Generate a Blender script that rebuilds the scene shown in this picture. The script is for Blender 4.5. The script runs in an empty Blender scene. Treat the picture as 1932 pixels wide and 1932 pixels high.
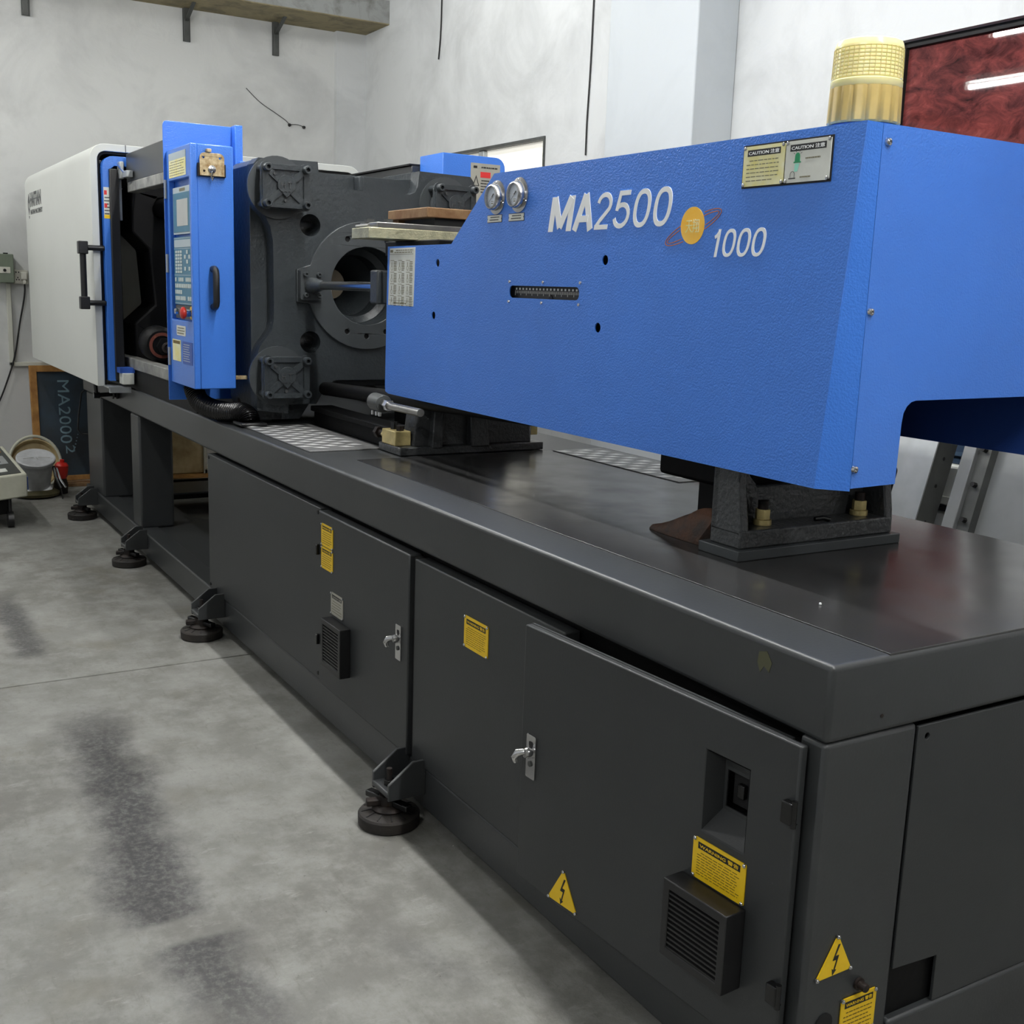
import bpy, bmesh, math, random
from mathutils import Vector as V, Matrix
from mathutils.geometry import tessellate_polygon
random.seed(7)
scene = bpy.context.scene
COL = scene.collection
PI = math.pi

# ------------------------------------------------------------------ camera
def make_camera():
    yaw, pit, rol = math.radians(148.9447), math.radians(-11.0905), math.radians(1.9621)
    f = V((math.cos(pit)*math.cos(yaw), math.cos(pit)*math.sin(yaw), math.sin(pit)))
    r = V((math.sin(yaw), -math.cos(yaw), 0)); u = r.cross(f)
    c, s = math.cos(rol), math.sin(rol)
    R, U = r*c+u*s, u*c-r*s
    cam = bpy.data.cameras.new('camera'); cam.sensor_width = 36; cam.lens = 36*2118.3/1932
    cam.clip_start = .05; cam.clip_end = 100
    o = bpy.data.objects.new('camera', cam); COL.objects.link(o)
    m = Matrix((R, U, -f)).transposed().to_4x4(); m.translation = V((1.1176, -1.2393, 1.376))
    o.matrix_world = m
    scene.camera = o
make_camera()
# ------------------------------------------------------------------ world, exposure
w = bpy.data.worlds.new('world'); scene.world = w; w.use_nodes = True
w.node_tree.nodes['Background'].inputs[0].default_value = (.92, .96, 1, 1)
w.node_tree.nodes['Background'].inputs[1].default_value = .42
scene.view_settings.view_transform = 'Standard'
scene.view_settings.look = 'None'
scene.view_settings.exposure = 0.16
scene.view_settings.gamma = 1
scene.view_settings.use_curve_mapping = False
try:
    cy = scene.cycles
    cy.use_light_tree = False; cy.max_bounces = 4; cy.diffuse_bounces = 3; cy.glossy_bounces = 2; cy.transmission_bounces = 2; cy.transparent_max_bounces = 4
    cy.use_adaptive_sampling = True; cy.adaptive_threshold = .05; cy.caustics_reflective = False; cy.caustics_refractive = False
except Exception: pass
TUBE = 170.0          # emission of the fluorescent tubes
# ------------------------------------------------------------------ helpers
def lin(c):
    return tuple(((x/255)/12.92 if x/255 <= .04045 else ((x/255+.055)/1.055)**2.4) for x in c)+(1,)

def pr(name, col, rough=.5, metal=0, bump=None, vary=None, coat=0, spec=.5, emis=0, trans=0, rvar=0, sub=0):
    """principled material; col sRGB 0-255; bump=(scale,strength[,detail]); vary=(scale,amount[,col2])"""
    m = bpy.data.materials.new(name); m.use_nodes = True
    nt = m.node_tree; b = nt.nodes['Principled BSDF']
    c = lin(col)
    b.inputs['Base Color'].default_value = c
    b.inputs['Roughness'].default_value = rough
    b.inputs['Metallic'].default_value = metal
    b.inputs['Specular IOR Level'].default_value = spec
    b.inputs['Coat Weight'].default_value = coat
    b.inputs['Coat Roughness'].default_value = .08
    b.inputs['Transmission Weight'].default_value = trans
    if sub:
        b.inputs['Subsurface Weight'].default_value = sub; b.inputs['Subsurface Radius'].default_value = (.03, .025, .01)
        b.inputs['Subsurface Scale'].default_value = .5
    if emis:
        b.inputs['Emission Color'].default_value = c; b.inputs['Emission Strength'].default_value = emis
    tc = None
    if bump or vary or rvar:
        tc = nt.nodes.new('ShaderNodeNewGeometry')
    def noise(scale, det=4, rg=.55):
        n = nt.nodes.new('ShaderNodeTexNoise'); n.inputs['Scale'].default_value = scale
        n.inputs['Detail'].default_value = det; n.inputs['Roughness'].default_value = rg
        nt.links.new(tc.outputs['Position'], n.inputs['Vector']); return n
    if vary:
        n = noise(vary[0], 4, .6)
        rp = nt.nodes.new('ShaderNodeValToRGB'); rp.color_ramp.elements[0].position = .35; rp.color_ramp.elements[1].position = .68
        c2 = lin(vary[2]) if len(vary) > 2 else tuple(x*(1-vary[1]) for x in c[:3])+(1,)
        rp.color_ramp.elements[0].color = c2; rp.color_ramp.elements[1].color = c
        nt.links.new(n.outputs['Fac'], rp.inputs['Fac'])
        nt.links.new(rp.outputs['Color'], b.inputs['Base Color'])
    if rvar:
        n = noise(7, 3); mr = nt.nodes.new('ShaderNodeMapRange')
        mr.inputs['To Min'].default_value = rough-rvar; mr.inputs['To Max'].default_value = rough+rvar
        mr.inputs['From Min'].default_value = .3; mr.inputs['From Max'].default_value = .7
        nt.links.new(n.outputs['Fac'], mr.inputs['Value']); nt.links.new(mr.outputs['Result'], b.inputs['Roughness'])
    if bump:
        n = noise(bump[0], min(3, bump[2]) if len(bump) > 2 else 2)
        bp = nt.nodes.new('ShaderNodeBump'); bp.inputs['Strength'].default_value = bump[1]; bp.inputs['Distance'].default_value = .004
        nt.links.new(n.outputs['Fac'], bp.inputs['Height']); nt.links.new(bp.outputs['Normal'], b.inputs['Normal'])
    return m

M = dict(
    blue=pr('blue_paint', (67, 128, 226), .27, bump=(240, .27, 1), vary=(3.0, .08), spec=.6),
    navy=pr('navy_and_shaded_blue', (44, 84, 170), .45, bump=(300, .15)),  # shade put into a darker copy of the blue; also small navy parts
    bed=pr('dark_grey_paint', (56, 58, 59), .36, bump=(160, .05), vary=(4, .14), spec=.5),
    door=pr('charcoal_paint', (48, 50, 51), .45, bump=(260, .06), vary=(3, .10)),
    deck=pr('worn_dark_deck', (52, 52, 52), .22, bump=(14, .015, 4), vary=(5, .15), spec=.6, rvar=.05),
    cast=pr('cast_iron_grey_paint', (54, 59, 62), .36, bump=(60, .5, 5), vary=(12, .12), spec=.5),
    castm=pr('machined_grey_paint', (66, 70, 72), .38, bump=(90, .05), vary=(10, .1)),
    castd=pr('rough_dark_casting', (66, 68, 69), .28, bump=(85, .8, 4), spec=.5),
    black=pr('black_plastic', (25, 25, 26), .42),
    gloss=pr('black_gloss_paint', (12, 12, 13), .25),
    void=pr('shaded_dark_steel', (6, 6, 7), .6, bump=(30, .2), spec=.2),  # near-black, shade of the machine interior put into the colour
    rubber=pr('dusty_rubber', (22, 21, 20), .7, bump=(60, .25), vary=(14, .4, (40, 34, 29))),
    rusty=pr('rusty_steel', (50, 40, 35), .6, .4, bump=(60, .3), vary=(40, .5, (26, 24, 24))),
    chrome=pr('chrome', (205, 205, 205), .16, 1),
    steel=pr('brushed_steel', (176, 174, 168), .34, 1, bump=(120, .1), vary=(9, .25)),
    zinc=pr('yellow_zinc', (226, 206, 142), .36, .45, bump=(70, .25), vary=(24, .3)),
    brass=pr('scratched_yellow_steel', (206, 202, 168), .36, .5, bump=(160, .35), vary=(30, .35)),
    alu=pr('worn_aluminium', (140, 140, 139), .42, .5, bump=(70, .2), vary=(25, .35), spec=.5),
    galv=pr('galvanised_sheet', (186, 190, 190), .36, .5, vary=(5, .25), bump=(30, .05)),
    gpanel=pr('grey_sheet_metal', (140, 142, 142), .4, .4, vary=(4, .2)),
    sheetd=pr('dull_grey_steel', (92, 94, 92), .5, .4, vary=(7, .35)),
    rail=pr('ground_rail_steel', (176, 176, 170), .45, .3, vary=(9, .35, (110, 110, 106))),
    yellow=pr('sign_yellow', (244, 202, 28), .4, vary=(30, .07)),
    pale=pr('faded_yellow', (232, 222, 128), .35, vary=(22, .2, (238, 236, 200))),
    plate=pr('white_sign_plate', (218, 220, 212), .35, vary=(20, .1)),
    greyplate=pr('grey_sign_plate', (168, 166, 154), .4, vary=(20, .1)),
    ink=pr('black_ink', (18, 18, 20), .5),
    lines=pr('grey_print', (120, 116, 92), .6),
    iny=pr('brown_print', (104, 84, 22), .6),
    white=pr('white_vinyl', (244, 246, 246), .4),
    orange=pr('orange_vinyl', (255, 190, 40), .35, vary=(25, .15, (255, 205, 90))),
    red=pr('red_plastic', (196, 40, 30), .35),
    redp=pr('red_print', (214, 50, 50), .45),
    green=pr('green_print', (20, 140, 90), .45),
    mint=pr('pale_green_print', (150, 220, 200), .5),
    teal=pr('teal_keypad', (62, 122, 150), .4, vary=(20, .08)),
    silver=pr('pale_grey_film', (176, 190, 196), .4),
    screen=pr('grey_screen', (188, 190, 186), .28, vary=(10, .1)),
    keys=pr('keypad_keys', (196, 206, 204), .5),
    cream=pr('stained_cream_plate', (222, 206, 168), .4, .2, vary=(34, .4, (150, 118, 72)), bump=(60, .15)),
    wood=pr('rough_wood', (138, 110, 76), .7, bump=(40, .4, 6), vary=(16, .4, (110, 76, 44))),
    pinew=pr('pine_wood', (196, 146, 80), .7, bump=(40, .3, 6), vary=(11, .3, (150, 104, 52))),
    slate=pr('slate_blue_board', (52, 70, 84), .5, vary=(3, .35, (44, 48, 52))),
    slatet=pr('slate_pale_print', (120, 146, 156), .6),
    hood=pr('white_hood_paint', (214, 216, 210), .40, vary=(2, .04)),
    hoodin=pr('hood_inner_shade', (9, 9, 10), .8),  # colour carries the shade inside the hood
    bucket=pr('dirty_white_plastic', (196, 198, 200), .5, vary=(14, .25)),
    olive=pr('oily_olive_cloth', (80, 74, 44), .8, bump=(30, .5), vary=(14, .4)),
    rag=pr('brown_oily_rag', (78, 44, 18), .7, bump=(45, .9, 6), vary=(18, .6, (22, 12, 6))),
    console=pr('beige_console_shell', (196, 196, 178), .5, vary=(12, .12)),
    greenbox=pr('grey_green_box', (112, 122, 106), .5, vary=(12, .12)),
    socket=pr('old_white_socket', (214, 212, 200), .45, vary=(30, .15)),
    duct=pr('cream_trunking', (206, 206, 194), .5),
    wire=pr('black_wire', (14, 14, 14), .6),
    beige=pr('beige_tank', (196, 180, 138), .6, bump=(14, .2), vary=(6, .3, (150, 128, 86))),
    lensy=pr('yellow_beacon_lens', (250, 238, 176), .22, sub=.35, spec=.6),
    based=pr('amber_beacon_base', (212, 184, 112), .35, vary=(20, .15)),
    bez=pr('polished_bezel', (196, 196, 196), .2, 1),
    dial=pr('gauge_dial', (216, 224, 236), .35),
    gasket=pr('gasket_black', (10, 10, 11), .7),
    tubeglass=None,
)

class MB:
    def __init__(s): s.v = []; s.f = []; s.m = []; s.cm = 0
    def add(s, vs, fs):
        o = len(s.v); s.v += [V(p) for p in vs]
        for f in fs: s.f.append([i+o for i in f]); s.m.append(s.cm)
        return s
    def box(s, x0, x1, y0, y1, z0, z1):
        return s.hexa([(x0,y0,z0),(x1,y0,z0),(x1,y1,z0),(x0,y1,z0),(x0,y0,z1),(x1,y0,z1),(x1,y1,z1),(x0,y1,z1)])
    def hexa(s, p):
        return s.add(p, [(0,3,2,1),(4,5,6,7),(0,1,5,4),(1,2,6,5),(2,3,7,6),(3,0,4,7)])
    def cyl(s, p0, p1, r0, r1=None, n=16):
        p0, p1 = V(p0), V(p1); r1 = r0 if r1 is None else r1
        return s.lathe(p0, p1-p0, [(0,0),(r0,0),(r1,1),(0,1)], n)
    def lathe(s, base, axis, prof, n=24):
        base, axis = V(base), V(axis); a = axis.normalized()
        t = V((0,0,1)) if abs(a.z) < .9 else V((1,0,0)); e1 = a.cross(t).normalized(); e2 = a.cross(e1)
        vs, rings = [], []
        for r, h in prof:
            c = base+axis*h
            if r < 1e-7: rings.append([len(vs)]); vs.append(c)
            else:
                k = len(vs); vs += [c+(e1*math.cos(2*PI*i/n)+e2*math.sin(2*PI*i/n))*r for i in range(n)]
                rings.append(list(range(k, k+n)))
        fs = []
        for A, B in zip(rings, rings[1:]):
            for i in range(n):
                j = (i+1) % n
                if len(A) == 1 and len(B) == 1: break
                if len(A) == 1: fs.append((A[0], B[j], B[i]))
                elif len(B) == 1: fs.append((A[i], A[j], B[0]))
                else: fs.append((A[i], A[j], B[j], B[i]))
        return s.add(vs, fs)
    def tube(s, pts, r, n=8, closed=False):
        pts = [V(p) for p in pts]; N = len(pts); vs = []; fs = []
        nrm = None
        for i, p in enumerate(pts):
            if closed: d = pts[(i+1) % N]-pts[i-1]
            else: d = pts[min(i+1, N-1)]-pts[max(i-1, 0)]
            d.normalize()
            if nrm is None:
                t = V((0,0,1)) if abs(d.z) < .9 else V((1,0,0)); nrm = d.cross(t).normalized()
            else: nrm = (nrm-d*nrm.dot(d)).normalized()
            b = d.cross(nrm); rr = r(i/(N-1)) if callable(r) else r
            vs += [p+(nrm*math.cos(2*PI*k/n)+b*math.sin(2*PI*k/n))*rr for k in range(n)]
        for i in range(N if closed else N-1):
            A, B = i*n, ((i+1) % N)*n
            for k in range(n): fs.append((A+k, A+(k+1) % n, B+(k+1) % n, B+k))
        if not closed: fs += [tuple(range(n))[::-1], tuple(range((N-1)*n, N*n))]
        return s.add(vs, fs)
    def plate(s, F, loops, d0, d1):
        """flat plate with holes in frame F, from depth d0 (back) to d1 (front)"""
        vecs = [[V((a, b, 0)) for a, b in L] for L in loops]
        tris = tessellate_polygon(vecs); flat = [p for L in vecs for p in L]; n = len(flat)
        vs = [F(p.x, p.y, d1) for p in flat]+[F(p.x, p.y, d0) for p in flat]
        fs = [tuple(t) for t in tris]+[tuple(i+n for i in t[::-1]) for t in tris]
        k = 0
        for L in vecs:
            m = len(L)
            for i in range(m): a, b = k+i, k+(i+1) % m; fs.append((a, a+n, b+n, b))
            k += m
        return s.add(vs, fs)
    def fbox(s, F, a0, a1, b0, b1, d0, d1):
        return s.hexa([F(a0,b0,d0),F(a1,b0,d0),F(a1,b1,d0),F(a0,b1,d0),F(a0,b0,d1),F(a1,b0,d1),F(a1,b1,d1),F(a0,b1,d1)])
    def fcyl(s, F, a, b, d0, d1, r, r1=None, n=16): return s.cyl(F(a,b,d0), F(a,b,d1), r, r1, n)
    def text(s, F, body, a, b, w, h, d0, d1, shear=0, off=0, font_spacing=1):
        c = bpy.data.curves.new('t', 'FONT'); c.body = body; c.shear = shear; c.offset = off; c.extrude = .01; c.resolution_u = 3
        c.space_character = font_spacing
        o = bpy.data.objects.new('t', c); me = bpy.data.meshes.new_from_object(o)
        P = [v.co.copy() for v in me.vertices]
        if P:
            x0, x1 = min(p.x for p in P), max(p.x for p in P); y0, y1 = min(p.y for p in P), max(p.y for p in P)
            s.add([F(a+(p.x-x0)/(x1-x0)*w, b+(p.y-y0)/(y1-y0)*h, d0 if p.z < 0 else d1) for p in P], [tuple(q.vertices) for q in me.polygons])
        bpy.data.objects.remove(o); bpy.data.curves.remove(c); bpy.data.meshes.remove(me)
        return s

def frame(O, r, u):
    O, r, u = V(O), V(r), V(u); n = r.cross(u)
    return lambda a, b, d=0: O+r*a+u*b+n*d
def FR(y): return frame((0,y,0), (1,0,0), (0,0,1))      # faces -y (towards the aisle); a=x b=z
def EN(x): return frame((x,0,0), (0,1,0), (0,0,1))      # faces +x; a=y b=z
def rect(a0, a1, b0, b1): return [(a0,b0),(a1,b0),(a1,b1),(a0,b1)]
def circ(a, b, r, n=24): return [(a+r*math.cos(2*PI*i/n), b+r*math.sin(2*PI*i/n)) for i in range(n)]
def rrect(a0, a1, b0, b1, r, n=5, corners=(1,1,1,1)):
    out = []
    for k, (ca, cb, on) in enumerate(((a1-r,b0+r,corners[0]),(a1-r,b1-r,corners[1]),(a0+r,b1-r,corners[2]),(a0+r,b0+r,corners[3]))):
        if on:
            for i in range(n+1):
                t = -PI/2+k*PI/2+i*PI/2/n; out.append((ca+r*math.cos(t), cb+r*math.sin(t)))
        else: out.append(((a1,b0),(a1,b1),(a0,b1),(a0,b0))[k])
    return out

ORG = {}
def build(name, mb, mat, parent=None, bevel=0, loc=None, seg=2, kind=None, label=None):
    me = bpy.data.meshes.new(name)
    if parent is not None: org = ORG[parent.name]
    elif loc is not None: org = V(loc)
    else:
        xs = [p.x for p in mb.v]; ys = [p.y for p in mb.v]; zs = [p.z for p in mb.v]
        org = V(((min(xs)+max(xs))/2, (min(ys)+max(ys))/2, min(zs)))
    me.from_pydata([p-org for p in mb.v], [], mb.f)
    mats = mat if isinstance(mat, (list, tuple)) else [mat]
    for m in mats: me.materials.append(M[m] if isinstance(m, str) else m)
    if len(mats) > 1: me.polygons.foreach_set('material_index', mb.m)
    bm = bmesh.new(); bm.from_mesh(me); bmesh.ops.recalc_face_normals(bm, faces=bm.faces); bm.to_mesh(me); bm.free()
    me.polygons.foreach_set('use_smooth', [True]*len(me.polygons)); me.set_sharp_from_angle(angle=math.radians(38))
    o = bpy.data.objects.new(name, me); COL.objects.link(o)
    ORG[o.name] = org
    if parent is not None: o.parent = parent
    else: o.location = org
    if bevel:
        md = o.modifiers.new('bevel', 'BEVEL'); md.width = bevel; md.segments = seg; md.limit_method = 'ANGLE'; md.angle_limit = math.radians(40)
    if kind: o['kind'] = kind
    if label: o['label'] = label
    return o
def tag(o, label, cat, group=None):
    o['label'] = label; o['category'] = cat
    if group: o['group'] = group
    return o
def thing(name, label, cat, loc, group=None):
    o = bpy.data.objects.new(name, None); o.empty_display_size = .1; COL.objects.link(o); o.location = loc; ORG[o.name] = V(loc)
    return tag(o, label, cat, group)
def struct(name, mb, mat, **k): return build(name, mb, mat, kind='structure', **k)
def copy_tree(o, parent=None):
    c = o.copy(); COL.objects.link(c); c.parent = parent
    for ch in list(o.children): copy_tree(ch, c)
    return c
def new(): return MB()

# signs ----------------------------------------------------------------
def print_lines(mb, F, a0, a1, b0, b1, n, d0, d1, ragged=.25, fill=.42):
    st = (b1-b0)/n
    for i in range(n):
        b = b1-st*(i+.75); a = a0+(0 if i else (a1-a0)*.08); end = a1-(a1-a0)*ragged*random.random()*(1 if i % 3 == 2 else .35)
        while a < end-.001:
            wd = (a1-a0)*random.uniform(.06, .16); mb.fbox(F, a, min(a+wd, end), b, b+st*fill, d0, d1); a += wd+(a1-a0)*.025
def sign(par, F, a0, a1, b0, b1, title, plate='yellow', inkm='iny', lines=9, name='warning_sign', label=None, tcol=None, rivets=True, th=.0018):
    w, h = a1-a0, b1-b0
    p = build(name, new().plate(F, [rrect(a0,a1,b0,b1,.004)], .0, th), plate, par, label=label)
    hb0, hb1 = b1-h*.25, b1-h*.09
    if title:
        build('header_band', new().fbox(F, a0+w*.10, a1-w*.10, hb0, hb1, th, th+.0004), 'ink', p)
        build('sign_title', new().text(F, title, a0+w*.13, hb0+h*.03, w*.74, h*.10, th+.0004, th+.0008, off=.012), tcol or plate, p)
    if lines:
        mb = new(); print_lines(mb, F, a0+w*.09, a1-w*.08, b0+h*.10, b1-h*(.30 if title else .12), lines, th, th+.0004, fill=.22)
        build('printed_lines', mb, inkm, p, kind='stuff')
    if rivets:
        for a in (a0+w*.035, a1-w*.035):
            for b in (b0+h*.045, b1-h*.045):
                build('rivet', new().lathe(F(a,b,0), F(a,b,th+.003)-F(a,b,0), [(0,0),(.0036,0),(.0036,.7),(.0022,1),(0,1)], 10), 'chrome', p)
    return p
def bolt_triangle(par, F, ax, ab, bl, br, label=None):
    p = build('voltage_sign', new().plate(F, [[bl, br, (ax, ab)]], 0, .0018), 'yellow', par, label=label, bevel=0)
    cx, cb = (bl[0]+br[0]+ax)/3, (bl[1]+br[1]+ab)/3; h = ab-min(bl[1], br[1])
    z = [(.06,.42),(-.10,.05),(.03,.05),(-.045,-.19),(-.10,-.15),(-.07,-.32),(.055,-.20),(0,-.19),(.11,.15),(-.01,.15),(.13,.42)]
    build('lightning_symbol', new().plate(F, [[(cx+a*h*.9, cb+b*h) for a, b in z]], .0018, .0024), 'ink', p)
    for q in (bl, br, (ax, ab)):
        q2 = (q[0]*.93+cx*.07, q[1]*.93+cb*.07)
        build('rivet', new().lathe(F(*q2,0), F(*q2,.005)-F(*q2,0), [(0,0),(.0036,0),(.0036,.7),(.0022,1),(0,1)], 10), 'chrome', p)
def grille(par, F, a0, a1, b0, b1, d, n=11, label=None):
    fr = (a1-a0)*.10
    p = build('vent_grille', new().plate(F, [rect(a0,a1,b0,b1), rect(a0+fr,a1-fr,b0+fr*1.1,b1-fr*1.1)], 0, d), 'black', par, bevel=.002, label=label)
    build('grille_back', new().fbox(F, a0+fr*.6, a1-fr*.6, b0+fr*.6, b1-fr*.6, 0, d*.35), 'gasket', p)
    st = (b1-b0-2.2*fr)/n; sl = None
    for i in range(n):
        b = b0+1.1*fr+st*i
        mb = new().hexa([F(a0+fr,b,d*.95),F(a1-fr,b,d*.95),F(a1-fr,b+st*.55,d*.45),F(a0+fr,b+st*.55,d*.45),F(a0+fr,b+st*.40,d*.95),F(a1-fr,b+st*.40,d*.95),F(a1-fr,b+st*.95,d*.45),F(a0+fr,b+st*.95,d*.45)])
        build('slat', mb, 'black', p)
    return p
def lock(par, F, a0, a1, b0, b1, label='chrome latch plate with swing lever'):
    p = build('door_latch', new().plate(F, [rrect(a0,a1,b0,b1,.003)], 0, .004), 'chrome', par, bevel=.001, label=label)
    ac = (a0+a1)/2; h = b1-b0
    build('latch_boss', new().lathe(F(ac,b0+h*.62,.004), F(ac,b0+h*.62,.02)-F(ac,b0+h*.62,.004), [(0,0),(.012,0),(.012,.6),(.009,1),(0,1)]), 'chrome', p)
    build('latch_lever', new().tube([F(ac-.004,b0+h*.64,.016), F(ac-.014,b0+h*.60,.026), F(ac-.020,b0+h*.48,.03), F(ac-.021,b0+h*.36,.026)], lambda t: .005+.004*math.sin(PI*min(1,t+.15)), 10), 'chrome', p)
    build('keyhole', new().fcyl(F, ac, b0+h*.34, .004, .0065, .006).fbox(F, ac-.001, ac+.001, b0+h*.30, b0+h*.38, .0065, .0068), 'sheetd', p)
    build('latch_slot', new().plate(F, [rrect(ac-.006,ac+.007,b0+h*.74,b0+h*.86,.003)], .004, .0046), 'ink', p)
def hinge(par, F, a0, a1, b0, b1, d=.014):
    p = build('hinge', new().fbox(F, a0, a1, b0, b1, 0, d), 'gloss', par, bevel=.002)
    build('hinge_pin', new().fcyl(F, a1, b0, -.002, .0, .001).cyl(F(a1,b0-.004,d*.5), F(a1,b1+.004,d*.5), .005, n=10), 'gloss', p)
def capscrew(name, par, F, a, b, d0, r, h, mat='cast', socket=True, washer=True):
    base = F(a,b,d0); ax = F(a,b,d0+1)-base
    prof = [(0,0)]+([(r*1.45,0),(r*1.45,h*.22),(r,h*.22)] if washer else [(r,0)])+[(r,h*.92),(r*.9,h)]+([(r*.5,h),(r*.5,h*.55),(0,h*.55)] if socket else [(0,h)])
    return build(name, new().lathe(base, ax, prof, 14), mat, par)
# ================================================================== SETTING
XW, YW, ZC = -7.15, 2.30, 3.95
def concrete():
    m = bpy.data.materials.new('stained_concrete'); m.use_nodes = True
    nt = m.node_tree; N = nt.nodes; L = nt.links; b = N['Principled BSDF']
    g = N.new('ShaderNodeNewGeometry'); sp = N.new('ShaderNodeSeparateXYZ'); L.new(g.outputs['Position'], sp.inputs[0])
    def noise(sc, det=6, rg=.6, stretch=None):
        n = N.new('ShaderNodeTexNoise'); n.inputs['Scale'].default_value = sc; n.inputs['Detail'].default_value = det; n.inputs['Roughness'].default_value = rg
        if stretch:
            mp = N.new('ShaderNodeMapping'); mp.inputs['Scale'].default_value = stretch; L.new(g.outputs['Position'], mp.inputs['Vector']); L.new(mp.outputs[0], n.inputs['Vector'])
        else: L.new(g.outputs['Position'], n.inputs['Vector'])
        return n.outputs['Fac']
    def mth(op, a, c=None, clamp=False):
        n = N.new('ShaderNodeMath'); n.operation = op; n.use_clamp = clamp
        for i, v in enumerate((a, c)):
            if v is None: continue
            if isinstance(v, (int, float)): n.inputs[i].default_value = v
            else: L.new(v, n.inputs[i])
        return n.outputs[0]
    def ss(v, lo, hi, to0=0., to1=1.):
        n = N.new('ShaderNodeMapRange'); n.interpolation_type = 'SMOOTHSTEP'; n.inputs['From Min'].default_value = lo; n.inputs['From Max'].default_value = hi
        n.inputs['To Min'].default_value = to0; n.inputs['To Max'].default_value = to1; L.new(v, n.inputs['Value']); return n.outputs[0]
    def mix(f, a, c):
        n = N.new('ShaderNodeMix'); n.data_type = 'RGBA'
        if isinstance(f, float): n.inputs[0].default_value = f
        else: L.new(f, n.inputs[0])
        for i, v in ((6, a), (7, c)):
            if isinstance(v, tuple): n.inputs[i].default_value = v
            else: L.new(v, n.inputs[i])
        return n.outputs[2]
    big = ss(noise(1.3, 5), .35, .68); mid = ss(noise(6, 8, .7), .38, .68); fine = noise(60, 6, .7); blot = ss(noise(2.7, 4), .55, .75)
    col = mix(big, lin((108, 107, 101)), lin((130, 130, 125)))
    col = mix(mth('MULTIPLY', mid, .75), col, lin((150, 150, 145)))
    col = mix(mth('MULTIPLY', blot, .5), col, lin((104, 99, 84)))
    col = mix(mth('MULTIPLY', ss(fine, .56, .74), .35), col, lin((76, 73, 66)))
    scr = ss(noise(26, 8, .75, (.35, 1.6, 1)), .54, .72); col = mix(mth('MULTIPLY', scr, .38), col, lin((88, 84, 76)))
    pale = ss(noise(17, 8, .75, (1.4, .5, 1)), .56, .74); col = mix(mth('MULTIPLY', pale, .45), col, lin((176, 176, 170)))
    oil = ss(noise(3.4, 7, .65), .60, .74); col = mix(mth('MULTIPLY', oil, .40), col, lin((84, 80, 70)))
    speck = ss(noise(95, 2, .5), .74, .79); col = mix(mth('MULTIPLY', speck, .65), col, lin((40, 40, 40)))
    nz = noise(4.5, 9, .75)
    def smudge(x0, x1, ya, yb, hw, e0, e1, amt):
        # dark rubbed-in rubber mark running along x from x0 to x1
        t = mth('DIVIDE', mth('SUBTRACT', sp.outputs[0], x0), x1-x0)
        yc = mth('ADD', mth('MULTIPLY', t, yb-ya), ya)
        dist = mth('ABSOLUTE', mth('SUBTRACT', sp.outputs[1], yc))
        dist = mth('ADD', dist, mth('MULTIPLY', mth('SUBTRACT', nz, .5), hw*3.2))
        a = ss(dist, hw*.2, hw*1.7, 1, 0)
        a = mth('MULTIPLY', a, mth('MULTIPLY', ss(sp.outputs[0], x0, x0+e0), ss(sp.outputs[0], x1-e1, x1, 1, 0)))
        a = mth('MULTIPLY', a, ss(fine, .30, .58, .55, 1))
        return mth('MULTIPLY', a, amt)
    for s_ in ((-2.75, -1.15, -.60, -.71, .085, .65, .03, .9), (-1.085, -.45, -.68, -.60, .07, .03, .5, .85), (-4.2, -3.1, -.70, -.70, .05, .4, .12, .75), (-1.0,-.55,-.32,-.20,.05,.2,.2,.3)):
        col = mix(smudge(*s_), col, lin((36, 35, 38)))
    L.new(col, b.inputs['Base Color'])
    b.inputs['Roughness'].default_value = .62
    bp = N.new('ShaderNodeBump'); bp.inputs['Strength'].default_value = .25; bp.inputs['Distance'].default_value = .004
    L.new(mth('ADD', fine, mth('MULTIPLY', nz, .6)), bp.inputs['Height']); L.new(bp.outputs[0], b.inputs['Normal'])
    return m
CONC = concrete()
def plaster(name, base, dark, sc=1.6, bump=.35, lo=.28, hi=.55):
    m = bpy.data.materials.new(name); m.use_nodes = True
    nt = m.node_tree; N = nt.nodes; L = nt.links; b = N['Principled BSDF']
    g = N.new('ShaderNodeNewGeometry')
    n = N.new('ShaderNodeTexNoise'); n.inputs['Scale'].default_value = sc; n.inputs['Detail'].default_value = 7; n.inputs['Roughness'].default_value = .62; n.inputs['Distortion'].default_value = .6
    L.new(g.outputs['Position'], n.inputs['Vector'])
    rp = N.new('ShaderNodeValToRGB'); rp.color_ramp.elements[0].position = lo; rp.color_ramp.elements[0].color = lin(dark); rp.color_ramp.elements[1].position = hi; rp.color_ramp.elements[1].color = lin(base)
    L.new(n.outputs['Fac'], rp.inputs['Fac']); L.new(rp.outputs['Color'], b.inputs['Base Color'])
    b.inputs['Roughness'].default_value = .75
    n2 = N.new('ShaderNodeTexNoise'); n2.inputs['Scale'].default_value = 5; n2.inputs['Detail'].default_value = 5; n2.inputs['Distortion'].default_value = 1.2
    L.new(g.outputs['Position'], n2.inputs['Vector'])
    bp = N.new('ShaderNodeBump'); bp.inputs['Strength'].default_value = bump; bp.inputs['Distance'].default_value = .012
    L.new(n2.outputs['Fac'], bp.inputs['Height']); L.new(bp.outputs[0], b.inputs['Normal'])
    return m
WALL = plaster('white_wall_plaster', (208, 210, 210), (184, 186, 186))
WALL2 = plaster('white_wall_plaster_left', (214, 215, 213), (190, 191, 190))
PILL = plaster('pale_grey_plaster', (194, 199, 202), (184, 189, 192), bump=.1)
BEAM = plaster('grey_cement_beam', (150, 152, 150), (104, 104, 98), sc=7, bump=1.0)
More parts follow.
